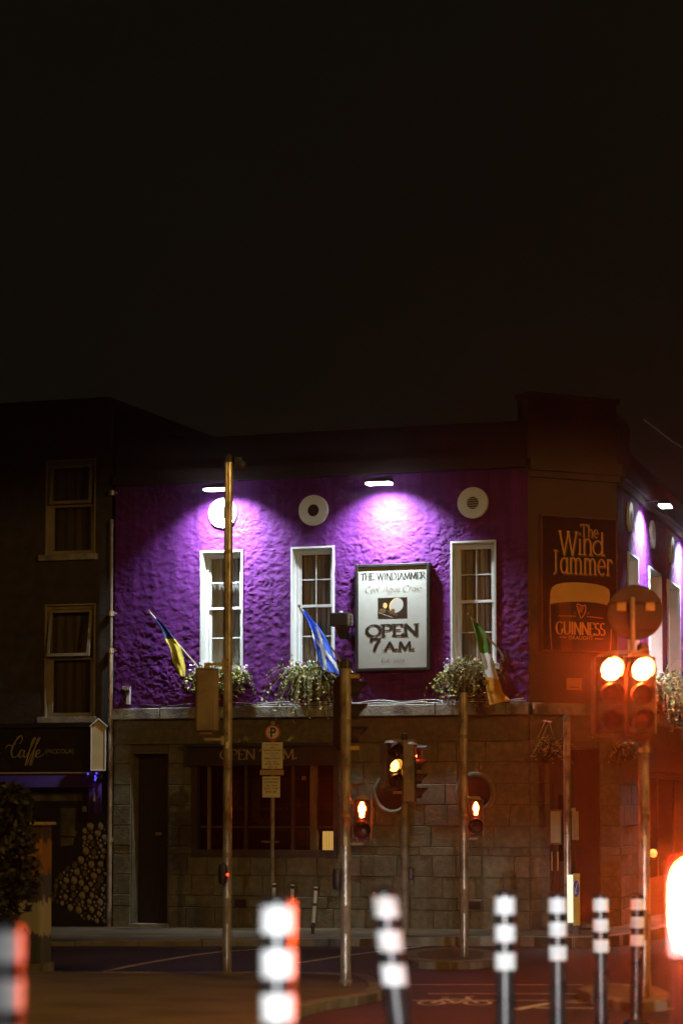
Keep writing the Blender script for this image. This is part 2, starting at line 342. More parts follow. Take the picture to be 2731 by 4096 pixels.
    q['8'] = (.56, [arc(.28,.75,.17,.24,0,360,14),arc(.28,.27,.21,.27,0,360,14)], [])
    q['9'] = (.56, [arc(.28,.68,.20,.30,0,360,14),[(.48,.68),(.44,.25),(.24,.0)]], [])
    q['.'] = (.28, [[(.13,.0),(.13,.15)]], [])
    q['-'] = (.40, [[(.06,.42),(.34,.46)]], [])
    q[' '] = (.34, [], [])
    return q
GLY = G()
def lettering(text, x0, x1, z0, h, y=-.004, nib=.16, ang=20, thin=.04, serif=.11, slant=0, dx=0, dz=0, track=0):
    """word fitted between x0 and x1, base z0, capital height h; returns a flat MB in (x, y, z)"""
    mb = MB(); pen = 0; strokes = []
    for ch in text:
        wd, st, se = GLY[ch]
        for s_ in st: strokes.append(([(p[0]+pen, p[1]) for p in s_], 0))
        if serif:
            for p in se: strokes.append(([(p[0]+pen-serif, p[1]), (p[0]+pen+serif, p[1])], 1))
        pen += wd+track
    sx = (x1-x0)/pen
    nx, nz = nib*math.cos(R(ang))/2, nib*math.sin(R(ang))/2
    k = 0
    for pts, se in strokes:
        P = [((a+slant*b)*sx+x0+dx, b*h+z0+dz) for a, b in pts]
        for (a, b) in zip(P[:-1], P[1:]):
            ddx, ddz = b[0]-a[0], b[1]-a[1]; ln = math.hypot(ddx, ddz) or 1e-6
            px, pz = -ddz/ln, ddx/ln                      # normal of the stroke
            hw = max(abs(px*nx*h+pz*nz*h), thin*h/2)      # half width seen by the pen
            ex, ez = ddx/ln*thin*h*.4, ddz/ln*thin*h*.4
            yy = y-(k % 7)*.00012; k += 1
            mb.add([(a[0]-ex+px*hw, yy, a[1]-ez+pz*hw), (a[0]-ex-px*hw, yy, a[1]-ez-pz*hw), (b[0]+ex-px*hw, yy, b[1]+ez-pz*hw), (b[0]+ex+px*hw, yy, b[1]+ez+pz*hw)], [(0,1,2,3)])
    return mb
def sans(text, x0, x1, z0, h, y=-.004, shear=0, bold=0):
    """plain sign lettering from the built-in face, fitted to a width and capital height"""
    cu = bpy.data.curves.new('t', 'FONT'); cu.body = text; cu.shear = shear; cu.offset = bold; cu.resolution_u = 3
    o = bpy.data.objects.new('t', cu); col.objects.link(o); dg = bpy.context.evaluated_depsgraph_get(); dg.update()
    me = bpy.data.meshes.new_from_object(o.evaluated_get(dg)); vs = [v.co.copy() for v in me.vertices]; fs = [tuple(p.vertices) for p in me.polygons]
    bpy.data.objects.remove(o); bpy.data.curves.remove(cu); bpy.data.meshes.remove(me)
    mb = MB()
    if vs:
        a, b = min(v.x for v in vs), max(v.x for v in vs); c, d = min(v.y for v in vs), max(v.y for v in vs)
        mb.add([(x0+(v.x-a)/(b-a)*(x1-x0), y, z0+(v.y-c)/max(d-c, 1e-6)*h) for v in vs], fs)
    return mb

# ================================================================== THE SETTING
# road: one sheet that climbs a little towards the camera
mb = MB(); xs = [-60, -40, -20, -10, -6, -3, 0, 3, 6, 10, 20, 40, 60]; ys = [-20, -4]+[i*1.0 for i in range(0, 30)]+[34, 40, 60, 90]
for y in ys:
    for x in xs: mb.v.append((x, y, g(y)))
n = len(xs); mb.f = [(j*n+i, j*n+i+1, (j+1)*n+i+1, (j+1)*n+i) for j in range(len(ys)-1) for i in range(n-1)]
struct(mb.build('road', 'asphalt', smooth=True))

PAVE = lambda x, y: .10+.013*max(-9, min(6, (Vector((x, y, 0))-FL.o).dot(Vector((math.cos(TH), -math.sin(TH), 0)))))
def kerbed(name, edge, inner, top, kmat, pmat, kw=.16, seg=.9):
    """pavement slab with a row of kerb stones along the open polyline edge"""
    pts = [(p.x, p.y) for p in edge]
    o = struct(MB().slab(pts+inner, -.2, lambda x, y: top(x, y)-.012).build(name, pmat))
    ln = [0]
    for a, b in zip(pts[:-1], pts[1:]): ln.append(ln[-1]+math.hypot(b[0]-a[0], b[1]-a[1]))
    def pos(t):
        t = max(0, min(ln[-1], t))
        for i in range(len(pts)-1):
            if t <= ln[i+1]:
                q = (t-ln[i])/max(1e-6, ln[i+1]-ln[i]); return Vector((pts[i][0]+(pts[i+1][0]-pts[i][0])*q, pts[i][1]+(pts[i+1][1]-pts[i][1])*q))
    k = max(1, int(ln[-1]/seg)); cen = Vector((sum(p[0] for p in pts+inner)/len(pts+inner), sum(p[1] for p in pts+inner)/len(pts+inner)))
    for i in range(k):
        a, b = pos(i*ln[-1]/k+.004), pos((i+1)*ln[-1]/k-.004); d = (b-a).normalized(); nn = Vector((-d.y, d.x))
        if nn.dot(cen-(a+b)/2) < 0: nn = -nn
        q = [a-nn*.01, b-nn*.01, b+nn*kw, a+nn*kw]; dz = random.uniform(-.004, .004)
        MB().slab([(p.x, p.y) for p in q], -.22, lambda x, y: top(x, y)+dz).build('kerb_stone', kmat, o, bevel=.012)
    return o
def curve(pts, n=6):
    out = []
    for i in range(len(pts)-1):
        p = [pts[max(0, i-1)], pts[i], pts[i+1], pts[min(len(pts)-1, i+2)]]
        for k in range(n):
            t = k/n; out.append(.5*((2*p[1])+(-p[0]+p[2])*t+(2*p[0]-5*p[1]+4*p[2]-p[3])*t*t+(-p[0]+3*p[1]-3*p[2]+p[3])*t**3))
    out.append(pts[-1]); return out
edge = [gp(x, y, .1) for x, y in ((-700, 3752), (170, 3756), (900, 3757), (1500, 3757), (1950, 3755))]+curve([gp(2100, 3757, .1), gp(2250, 3764, .1), gp(2420, 3762, .1), gp(2560, 3745, .1), gp(2680, 3715, .1), gp(2800, 3660, .1)])
far_in = [FR.w(12, 0, -.3).xy, FR.w(.0, 0, -.4).xy, FC.w(.0, 0, -.4).xy, FL.w(-12, 0, -.4).xy]
kerbed('pavement', edge, [tuple(p) for p in far_in], PAVE, 'kerb', 'paving')
isl = lambda x, y: g(y)+.10
e1 = curve([gp(1080, 4200, .16), gp(1190, 4068, .13), gp(1340, 4012, .11), gp(1470, 3988, .1), gp(1535, 3955, .1), gp(1510, 3912, .1), gp(1420, 3888, .1), gp(1250, 3884, .1), gp(900, 3884, .1), gp(300, 3885, .1), gp(-400, 3886, .1)], 4)
kerbed('traffic_island', e1, [(-9, 28), (-9, 16), (-1.2, 16), (-.7, 19)], isl, 'kerb', 'island_paving')
e2 = curve([gp(1617, 3815, .1), gp(1660, 3794, .1), gp(1800, 3786, .1), gp(1940, 3795, .1), gp(1990, 3822, .1), gp(1930, 3842, .1), gp(1780, 3846, .1), gp(1650, 3840, .1), gp(1617, 3815, .1)], 4)
kerbed('crossing_island', e2, [], isl, 'kerb', 'island_paving')
e3 = curve([gp(2310, 3955, .1), gp(2350, 3935, .1), gp(2470, 3928, .1), gp(2600, 3938, .1), gp(2680, 3985, .1), gp(2640, 4030, .1), gp(2500, 4035, .1), gp(2370, 3990, .1), gp(2310, 3955, .1)], 4)
kerbed('signal_island', e3, [], isl, 'kerb', 'island_paving')

def line(name, pix, width, m, z=.006):
    P = [gp(x, y, 0) for x, y in pix]
    for p in P:
        p.z = g(p.y)+z
    mb = MB()
    for i, p in enumerate(P):
        d = (P[min(i+1, len(P)-1)]-P[max(i-1, 0)]).normalized(); nn = Vector((-d.y, d.x, 0))*width/2
        mb.v += [tuple(p+nn), tuple(p-nn)]
        if i: k = 2*i; mb.f.append((k-2, k-1, k+1, k))
    return struct(mb.build(name, m))
line('road_line', [(425, 3886), (560, 3858), (760, 3824), (885, 3808), (1045, 3798), (1200, 3793)], .11, 'line_yellow')
line('road_line', [(1197, 3853), (1360, 3827), (1500, 3809), (1680, 3787), (1822, 3773), (1900, 3769)], .10, 'line_white')
line('road_line', [(560, 3769), (1100, 3769), (1400, 3767), (1610, 3768)], .05, 'line_yellow')
for y, a, b in ((3941, 1640, 2335), (3977, 1710, 2330), (4009, 1650, 2420)):
    line('road_line', [(a, y), ((a+b)/2, y), (b, y+1)], .07, 'line_white', .007)
line('road_line', [(2055, 4070), (2205, 4024)], .12, 'line_white', .008)
line('road_line', [(2140, 4056), (2700, 4064)], .10, 'line_white', .0085)
line('road_line', [(2250, 4020), (2560, 4030)], .09, 'line_white', .0075)
# bicycle symbol painted on the road
mb = MB(); B = lambda u, v: (lambda p: (p.x, p.y, g(p.y)+.009))(gp(1670+u, 4045-v, 0))
def rs(pts, wd=.05):
    for a, b in zip(pts[:-1], pts[1:]):
        a = Vector(B(*a)); b = Vector(B(*b)); d = (b-a).normalized(); nn = Vector((-d.y, d.x, 0))*wd/2
        mb.add([a+nn, a-nn, b-nn, b+nn], [(0, 1, 2, 3)])
for c in (55, 240): rs([(c+52*math.cos(t*.4488), 20+13*math.sin(t*.4488)) for t in range(15)], .045)
rs([(55, 20), (110, 44), (205, 42), (240, 20)]); rs([(110, 44), (150, 18), (205, 42)]); rs([(150, 18), (55, 20)]); rs([(205, 42), (195, 54), (225, 56)]); rs([(95, 52), (125, 52)])
struct(mb.build('bicycle_marking', 'line_white'))

# ================================================================== THE PUB
PUB = thing('pub_building', 'purple two-storey corner pub with granite ground floor and chamfered corner', 'pub')
def wallpart(name, mb, m, fr, parent=PUB, **k):
    return mb.build(name, m, parent, loc=fr.o, rz=fr.a, **k)
ZB0, ZB1 = FL.px(1365, 2868)[1], FL.px(1365, 2822)[1]       # band course
ZTOP = 7.3
# --- windows of the upper floor: rect in local x, z
def wrect(fr, xa, xb, ya, yb):
    x0, z1 = fr.px(xa, ya); x1, z1b = fr.px(xb, ya); z0 = fr.px((xa+xb)/2, yb)[1]
    return x0, x1, z0, fr.px((xa+xb)/2, ya)[1]
WL = [wrect(FL, 811, 968, 2209, 2672), wrect(FL, 1172, 1332, 2193, 2668), wrect(FL, 1809, 1977, 2170, 2655)]
WR = []
for (xa, xb) in ((2507, 2544), (2590, 2636), (2663, 2710)):
    x0 = FR.px(xa, 2300)[0]; x1 = FR.px(xb, 2300)[0]; WR.append((x0, x1, WL[0][2], WL[0][3]))
def stucco(fr, x0, x1, z0, z1, holes, step, amp, seed):
    def axis(a, b, cuts):
        c = sorted(set([a, b]+[round(q, 5) for q in cuts if a < q < b])); out = []
        for p, q in zip(c[:-1], c[1:]):
            k = max(1, int(round((q-p)/step))); out += [p+(q-p)*i/k for i in range(k)]
        return out+[b]
    X = axis(x0, x1, [q for h in holes for q in h[:2]]); Z = axis(z0, z1, [q for h in holes for q in h[2:4]])
    mb = MB(); nx = len(X)
    for z in Z:
        for x in X:
            p = Vector((x*10.0+seed, z*14.0, seed*1.7)); wv = noise.noise(p*.35)*1.4
            a = (1-abs(noise.noise(p*1.0+Vector((wv, -wv*.7, 0))))*2.4)
            b = (1-abs(noise.noise(p*2.3+Vector((5, wv, 3))))*2.4)
            c_ = noise.fractal(p*.8+Vector((9, 2, 1)), 1.0, 2.1, 4)
            patch = max(.12, .55+1.0*noise.noise(Vector((x*.8, z*.8, seed+9)))+.4*noise.noise(Vector((x*2.3, z*2.3, seed))))
            d = (.55*a*patch+.5*b*patch+.7*c_)*amp
            e = min([1]+[max(abs(x-(h[0]+h[1])/2)-(h[1]-h[0])/2, abs(z-(h[2]+h[3])/2)-(h[3]-h[2])/2)/.03 for h in holes])
            mb.v.append((x, -max(-.004, d*max(0, min(1, e))), z))
    for j in range(len(Z)-1):
        for i in range(nx-1):
            mx, mz = (X[i]+X[i+1])/2, (Z[j]+Z[j+1])/2
            if any(h[0] < mx < h[1] and h[2] < mz < h[3] for h in holes): continue
            k = j*nx+i; mb.f.append((k, k+1, k+nx+1, k+nx))
    return mb
wallpart('wall', stucco(FL, XL, XR, ZB1-.02, ZTOP, WL, .017, .019, 3.1), 'stucco', FL, smooth=True)['label'] = 'rough purple stucco of the long front'
LR = 11.6
wallpart('wall', stucco(FR, 0, LR, ZB1-.02, ZTOP, WR, .03, .018, 8.4), 'stucco', FR, smooth=True)
# chamfer upper wall and parapet
zc = FC.px(2300, 1850)[1]; zp = FC.px(2300, 1585)[1]
wallpart('wall', MB().box(0, XC, 0, .3, ZB1-.02, zc-.283), 'chamfer', FC)
wallpart('cornice', MB().box(-.03, XC+.03, -.14, .3, zc-.18, zc).box(-.03, XC+.03, -.07, .3, zc-.28, zc-.182), 'chamfer', FC)
wallpart('parapet', MB().box(0, XC, -.01, .3, zc+.002, zp-.08).box(-.03, XC+.03, -.07, .32, zp-.078, zp), 'chamfer', FC)
wallpart('parapet', MB().box(.02, 1.5, -.01, .3, zc-.28, zp-.2), 'chamfer', FR)
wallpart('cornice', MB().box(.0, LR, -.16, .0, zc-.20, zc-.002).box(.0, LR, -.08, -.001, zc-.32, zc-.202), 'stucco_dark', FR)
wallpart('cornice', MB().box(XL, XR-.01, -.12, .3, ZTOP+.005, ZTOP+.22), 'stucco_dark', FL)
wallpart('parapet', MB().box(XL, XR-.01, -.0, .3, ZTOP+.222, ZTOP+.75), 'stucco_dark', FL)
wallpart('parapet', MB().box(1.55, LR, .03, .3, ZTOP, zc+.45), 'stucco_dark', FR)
# solid core so no light leaks
P_ = [FL.w(XL+.02, 0, -1.9).xy, FL.w(XR-.8, 0, -1.9).xy, FC.w(.3, 0, -1.6).xy, FC.w(XC-.3, 0, -1.6).xy, FR.w(LR, 0, -1.9).xy, FR.w(LR, 0, -5).xy, FL.w(XL+.02, 0, -7).xy]
MB().slab([tuple(p) for p in P_], 0, ZTOP-.05).build('inner_wall', 'interior', PUB)
P_ = [FL.w(XL, 0, -.02).xy, FL.w(XR, 0, -.02).xy, FC.w(XC, 0, -.02).xy, FR.w(LR, 0, -.02).xy, FR.w(LR, 0, -6).xy, FL.w(XL, 0, -8).xy]
MB().slab([tuple(p) for p in P_], ZTOP-.04, ZTOP-.005).build('roof', 'roof_slate', PUB)
MB().slab([tuple(p) for p in P_], ZB0+.05, ZB0+.07).build('floor', 'interior', PUB)

def sash_window(fr, r, cur, parent=PUB, cols=2, depth=.17, label=None):
    x0, x1, z0, z1 = r; w_ = .028
    mb = MB()      # painted reveal and a thin raised border
    mb.box(x0, x0+.012, -.004, depth, z0, z1).box(x1-.012, x1, -.004, depth, z0, z1).box(x0+.012, x1-.012, -.004, depth, z1-.012, z1)
    mb.box(x0-w_, x0+.001, -.035, -.0041, z0, z1+w_).box(x1-.001, x1+w_, -.035, -.0041, z0, z1+w_).box(x0+.001, x1-.001, -.035, -.0041, z1-.001, z1+w_)
    W = wallpart('window', mb, 'white_paint', fr, parent)
    if label: W['label'] = label
    def sub(n, b, m, **k): o = b.build(n, m, W, **k); return o
    sub('sill', MB().box(x0-.10, x1+.10, -.11, depth, z0-.10, z0), 'white_paint', bevel=.006)
    a, b = x0+.013, x1-.013; zm = (z0+z1)/2+.02
    sub('frame', MB().box(a, a+.045, depth-.05, depth+.05, z0+.001, z1-.013).box(b-.045, b, depth-.05, depth+.05, z0+.001, z1-.013).box(a+.045, b-.045, depth-.05, depth+.05, z1-.055, z1-.013), 'white_paint')
    for q, (za, zb, y) in enumerate(((zm, z1-.056, depth-.01), (z0+.002, zm+.03, depth+.022))):
        s = MB(); s.box(a+.046, a+.08, y-.018, y+.018, za, zb).box(b-.08, b-.046, y-.018, y+.018, za, zb).box(a+.08, b-.08, y-.018, y+.018, za, za+.04).box(a+.08, b-.08, y-.018, y+.018, zb-.035, zb)
        sub('sash', s, 'white_paint')
        xa, xb, zc_, zd = a+.08, b-.08, za+.04, zb-.035
        for i in range(1, cols):
            xm = xa+(xb-xa)*i/cols; sub('glazing_bar', MB().box(xm-.009, xm+.009, y-.013, y+.013, zc_, zd), 'white_paint')
        zz = (zc_+zd)/2
        sub('glazing_bar', MB().box(xa, xb, y-.012, y+.012, zz-.009, zz+.009), 'white_paint')
        for i in range(cols):
            for j in range(2):
                pa, pb = xa+(xb-xa)*i/cols+.009, xa+(xb-xa)*(i+1)/cols-.009; pc, pd = (zc_, zz-.009) if j == 0 else (zz+.009, zd)
                sub('pane', MB().box(pa, pb, y-.003, y+.003, pc, pd), 'pane')
    # curtain with soft folds
    c = MB(); kx = 40; y = depth+.075
    for i in range(kx+1):
        x = a+(b-a)*i/kx; yy = y+.018*math.sin(i*1.25+x*3)+.01*math.sin(i*.5)
        c.v += [(x, yy, z0), (x, yy, z1)]
        if i: c.f.append((2*i-2, 2*i, 2*i+1, 2*i-1))
    sub('curtain', c, cur, smooth=True)
    return W
sash_window(FL, WL[0], 'curtain_light', cols=2)
sash_window(FL, WL[1], 'curtain_dark', cols=2)
sash_window(FL, WL[2], 'curtain_dark', cols=2)
for r in WR: sash_window(FR, r, 'curtain_light', depth=.22)

def vent(fr, x, z, slats=False, r=.25, ri=.098):
    prof = [(ri, .02), (ri, -.05), (r*.97, -.055), (r, -.045), (r, .02)]
    o = wallpart('vent_surround', MB().lathe(prof, 40, 'y', (x, 0, z)), 'white_paint', fr, smooth=True)
    MB().disc((x, z), ri+.001, ri+.001, -.031).build('vent_opening', 'sig_black', o)
    if slats:
        for k in range(5):
            zz = z-.07+k*.035; hw = math.sqrt(ri*ri-(zz-z)**2)
            MB().box(x-hw, x+hw, -.05, -.036, zz-.007, zz+.007).build('slat', 'cream_paint', o)
for (px, py, s_) in ((890, 2052, 0), (1252, 2041, 0), (1889, 2011, 1)):
    x, z = FL.px(px, py, .05); vent(FL, x, z, s_)
for (px, py, s_) in ((2523, 2047, 1), (2612, 2096, 0), (2688, 2135, 0)):
    x, z = FR.px(px, py, .05); vent(FR, x, FL.px(1252, 2041, .05)[1], s_)

# --- granite band between the floors, stone by stone
def band(fr, a, b, name='band_course'):
    o = wallpart(name, MB().box(a, b, -.05, .02, ZB0+.01, ZB1-.012), 'mortar', fr); x = a
    while x < b-.05:
        l = min(random.uniform(.8, 1.3), b-x)
        if b-x-l < .3: l = b-x
        MB().cbox(x+.004, x+l-.004, -.12-random.uniform(0, .012), .0, ZB0, ZB1+random.uniform(-.006, .006), .012).build('stone', 'granite', o); x += l
band(FL, XL-.02, XR+.02); band(FC, .03, XC-.0); band(FR, .0, LR)
# --- ashlar ground floor
COURSE = [FL.px(1700, y)[1] for y in (3800, 3641, 3592, 3508, 3422, 3388, 3304, 3220, 3136, 3048, 2964)]
def ashlar(fr, a, b, holes, seed, out=.020):
    o = wallpart('ground_floor_wall', MB().box(a, b, .0, .02, -.1, COURSE[-1]) if not holes else MB(), 'mortar', fr)
    if holes:   # backing sheet cut round the openings
        me = MB(); xs_ = sorted(set([a, b]+[q for h in holes for q in h[:2]])); zs_ = sorted(set([-.1, COURSE[-1]]+[q for h in holes for q in h[2:4] if q < COURSE[-1]]))
        for p, q in zip(xs_[:-1], xs_[1:]):
            for c, d in zip(zs_[:-1], zs_[1:]):
                if not any(h[0] <= (p+q)/2 <= h[1] and h[2] <= (c+d)/2 <= h[3] for h in holes): me.box(p, q, .0, .02, c, d)
        o.data = me.mesh('ground_floor_wall', 'mortar')
    rnd = random.Random(seed)
    for ci, (c, d) in enumerate(zip(COURSE[:-1], COURSE[1:])):
        spans = [(a, b)]
        for h in holes:
            if h[2] < (c+d)/2 < h[3]:
                spans = [s_ for sp in spans for s_ in ((sp[0], min(sp[1], h[0])), (max(sp[0], h[1]), sp[1])) if s_[1]-s_[0] > .03]
        for (p, q) in spans:
            x = p; first = True
            while x < q-.01:
                l = rnd.uniform(.30, .62) if d-c > .2 else rnd.uniform(.4, .8)
                if first and ci % 2: l *= .55
                first = False
                if q-x-l < .2: l = q-x
                j = .005
                MB().cbox(x+j, x+l-j, -out-rnd.uniform(-.004, .009), .0, c+j, d-j, .007).build('stone', 'stone%d' % rnd.choice((0, 0, 1, 2, 3)), o); x += l
    return o
dx0, dz1 = FL.px(528, 3010); dx1 = FL.px(676, 3300)[0]
sx0, sz0 = FL.px(772, 3412); sx1, sz1 = FL.px(1354, 2984)
HL = [(dx0, dx1, -1, dz1), (sx0, sx1, sz0, 9)]
ashlar(FL, XL, XR, HL, 5)
hx0 = FC.px(2197, 3400)[0]; hx1 = FC.px(2398, 3400)[0]; hz1 = FC.px(2300, 2990)[1]
ashlar(FC, .0, XC, [(hx0, hx1, -1, hz1)], 9)
ashlar(FR, .0, 2.2, [], 11)
wallpart('frieze', MB().box(XL, XR, -.02, .02, COURSE[-1], ZB0), 'stone2', FL)
wallpart('frieze', MB().box(.0, XC, -.022, .02, COURSE[-1], ZB0), 'stone2', FC)
wallpart('frieze', MB().box(.0, LR, -.024, .02, COURSE[-1], ZB0), 'stone2', FR)
wallpart('string_moulding', MB().box(XL, XR, -.06, -.021, COURSE[-1]-.01, COURSE[-1]+.035), 'stone2', FL)
# dark shop front of the side street
o = wallpart('shop_front', MB().box(2.2, LR, .0, .3, -.1, COURSE[-1]), 'dark_timber', FR)
for k in range(4): MB().box(2.6+k*2.1, 4.3+k*2.1, -.02, -.001, .8, 2.5).build('pane', 'pane_dark', o)
MB().box(2.3, 10, -.12, -.001, 2.62, 3.0).build('fascia', 'black_paint', o)
# side door (left)
D = wallpart('door', MB().box(dx0, dx1, .24, .30, .0, dz1), 'black_paint', FL)
mb = MB()
for (a, b) in ((.12, .9), (1.05, 1.9), (2.02, 2.5)):
    mb.box(dx0+.08, (dx0+dx1)/2-.03, .222, .239, a+.1, b).box((dx0+dx1)/2+.03, dx1-.08, .222, .239, a+.1, b)
mb.build('door_panel', 'black_paint', D)
lx, lz = FL.px(637, 3337, -.24)
MB().box(lx-.055, lx+.055, .218, .2385, lz-.012, lz+.012).box(lx-.055, lx+.055, .219, .2385, lz+.02, lz+.032).build('letter_plate', 'cream_paint', D)
MB().box(dx0, dx0+.02, .0, .24, .0, dz1).box(dx1-.02, dx1, .0, .24, .0, dz1).box(dx0+.02, dx1-.02, .0, .24, dz1-.02, dz1).build('door_reveal', 'stone0', D)
MB().box(dx0-.02, dx1+.02, -.06, .3, -.05, PAVE(*FL.w(dx0, 0).xy)+.06).build('door_step', 'granite', D)
# shop window
S = wallpart('shop_window', MB().box(sx0, sx1, -.07, .12, sz0-.05, sz0+.06).box(sx0, sx0+.09, -.06, .12, sz0+.06, sz1-.30).box(sx1-.07, sx1, -.06, .12, sz0+.06, sz1-.30), 'dark_timber', FL)
fas = MB().box(sx0-.06, sx1+.03, -.13, .12, sz1-.30, sz1).box(sx0-.10, sx1+.06, -.19, .12, sz1+.002, sz1+.05).build('fascia', 'black_paint', S)
fx0 = FL.px(880, 3018, .13)[0]; fx1 = FL.px(1190, 3018, .13)[0]; fz = FL.px(1050, 3037, .13)[1]
fh = FL.px(1050, 2998, .13)[1]-fz
lettering('OPEN 7 A.M.', fx0, fx1, fz, fh, -.134, nib=.17).build('lettering', 'gold_dim', fas)
mul = [FL.px(p, 3200)[0] for p in (838, 905, 985, 1172, 1255)]
for k, x in enumerate(mul): MB().box(x-(.055 if k == 4 else .022), x+(.055 if k == 4 else .022), -.03, .08, sz0+.06, sz1-.301).build('mullion', 'brown_post' if k in (0, 4) else 'dark_timber', S)
zt = FL.px(1050, 3308)[1]
cells = [sx0+.09]+mul+[sx1-.07]
for a, b in zip(cells[:-1], cells[1:]):
    MB().box(a+.03, b-.03, .02, .05, zt-.018, zt+.018).build('transom', 'dark_timber', S)
    MB().box(a+.02, b-.02, .031, .036, sz0+.06, zt-.018).build('pane', 'pane_dark', S); MB().box(a+.02, b-.02, .031, .036, zt+.018, sz1-.302).build('pane', 'pane_dark', S)
# what stands behind the glass
B_ = MB().box(sx0, sx1, 1.3, 1.34, .0, sz1).box(sx0, sx1, .12, 1.3, sz0-.02, sz0).box(sx0, sx0+.03, .12, 1.3, sz0, sz1).box(sx1-.03, sx1, .12, 1.3, sz0, sz1).build('window_bay', 'interior', S)
for k in range(3):
    MB().box(sx0+.4, sx1-.4, 1.05, 1.29, sz0+.35+k*.42, sz0+.38+k*.42).build('shelf', 'brown_post', S)
for (a, b_, c, d) in ((1176, 3382, 1232, 3318), (932, 3228, 957, 3120), (930, 3242, 1150, 3229), (1032, 3300, 1100, 3268), (1010, 3290, 1040, 3112), (1176, 3228, 1200, 3190)):
    xa, za = FL.px(a, b_, -.12); xb, zb2 = FL.px(c, d, -.12); MB().box(xa, xb, .10, .13, za, zb2).build('window_display', 'display', S)
hx, hz = FL.px(1045, 3372, .0); hx2 = FL.px(1115, 3372)[0]
sans('Heineken', hx, hx2, hz, .05, .026).build('lettering', 'gold_dim', S)
ex, ez = FL.px(1204, 3120); ex2, ez2 = FL.px(1222, 3104)
sans('e', ex, ex2, ez, ez2-ez, .026).build('lettering', 'gold_dim', S)
lx0, lz0 = FL.px(1296, 3384, -.14); lx1, lz1 = FL.px(1346, 3302, -.14)
t = onwall('window_lantern', 'ribbed lantern glowing yellow in the right end of the pub shop window', 'lantern', FL, (lx0+lx1)/2, sz0)
lh = lz1-sz0; lw = (lx1-lx0)/2
MB().box(-lw, lw, .07, .21, lh*.12, lh*.80).build('lamp_glass', 'lantern_glow', t)
MB().box(-lw-.01, lw+.01, .06, .22, lh*.80, lh).box(-lw-.01, lw+.01, .06, .22, .0, lh*.12).build('lantern_frame', 'dark_timber', t)
for k in range(9): MB().box(-lw+lw*2*k/8-.003, -lw+lw*2*k/8+.003, .062, .0695, lh*.12, lh*.80).build('rib', 'brown_post', t)
# portholes
for (px, py) in ((1568, 3176), (1899, 3171)):
    x, z = FL.px(px, py, .06); r = .33
    o = wallpart('porthole', MB().lathe([(r-.085, -.035), (r-.08, -.065), (r-.05, -.085), (r-.02, -.08), (r, -.055), (r, -.03)], 44, 'y', (x, 0, z)), 'stone3', FL, smooth=True)
    MB().disc((x, z), r-.082, r-.082, -.048, 40).build('pane', 'car_glass', o)
# air bricks low on the wall
for (px, py) in ((962, 3613), (1178, 3614), (1898, 3622)):
    x, z = FL.px(px, py, .04); o = wallpart('air_vent', MB().box(x-.095, x+.095, -.045, -.0, z-.062, z+.062), 'sig_black', FL)
    for k in range(4): MB().box(x-.085, x+.085, -.052, -.0455, z-.05+k*.03, z-.038+k*.03).build('slat', 'black_paint', o)
# corner entrance
D = wallpart('entrance', MB().box(hx0, hx0+.02, .0, .7, .0, hz1).box(hx1-.02, hx1, .0, .7, .0, hz1).box(hx0+.02, hx1-.02, .0, .7, hz1-.02, hz1).box(hx0, hx1, .7, .74, .0, hz1), 'dark_timber', FC)
for k in range(2):
    a = hx0+.04+k*(hx1-hx0-.08)/2; b = a+(hx1-hx0-.08)/2-.012
    dd = MB().box(a, b, .62, .67, .12, 2.35).build('door_leaf', 'dark_timber', D)
    MB().box(a+.09, b-.09, .612, .6195, 1.15, 2.2).build('pane', 'pane_dark', dd); MB().box(a+.09, b-.09, .606, .6195, .3, 1.0).build('door_panel', 'dark_timber', dd)
    MB().cyl((b-.05 if k == 0 else a+.05, .585, 1.0), (b-.05 if k == 0 else a+.05, .585, 1.3), .014).build('door_handle', 'bracket_tan', dd)
nx_, nz_ = FC.px(2200, 3372, .05); nx2, nz2 = FC.px(2240, 3245, .05)
o = MB().box(nx_-.03, nx2+.02, -.06, -.035, nz_-.03, nz2+.03).build('notice_frame', 'brown_post', D); MB().box(nx_, nx2-.01, -.064, -.0605, nz_, nz2).build('notice', 'cream_paint', o)
MB().box(hx0-.05, hx1+.05, -.25, .6, -.05, PAVE(*FC.w(.8, 0).xy)+.05).build('door_step', 'granite', D)

# ================================================================== CAFE NEXT DOOR
CAFE = thing('cafe_building', 'dark terraced house with a cafe on its ground floor, left of the purple pub', 'house')
XC0 = -14.5; xp = XL-.08
def crect(xa, xb, ya, yb): return FL.px(xa, ya)[0], FL.px(xb, ya)[0], FL.px(xb, yb)[1], FL.px((xa+xb)/2, ya)[1]
CW = [crect(186, 385, 1838, 2214), crect(182, 384, 2416, 2866)]
def flatwall(x0, x1, z0, z1, holes, y0=.0, y1=.05):
    me = MB(); xs_ = sorted(set([x0, x1]+[q for h in holes for q in h[:2]])); zs_ = sorted(set([z0, z1]+[q for h in holes for q in h[2:4]]))
    for p, q in zip(xs_[:-1], xs_[1:]):
        for c, d in zip(zs_[:-1], zs_[1:]):
            if not any(h[0] <= (p+q)/2 <= h[1] and h[2] <= (c+d)/2 <= h[3] for h in holes): me.box(p, q, y0, y1, c, d)
    return me
zf1 = FL.px(200, 2912)[1]; zf0 = FL.px(200, 3092)[1]
wallpart('wall', flatwall(XC0, xp, zf1, 8.6, CW), 'dark_brick', FL, CAFE)
wallpart('inner_wall', MB().box(XC0, xp, 1.0, 5, 0, 8.5), 'interior', FL, CAFE)
wallpart('roof', MB().box(XC0, xp, -.1, 5.2, 8.6, 8.8), 'roof_slate', FL, CAFE)
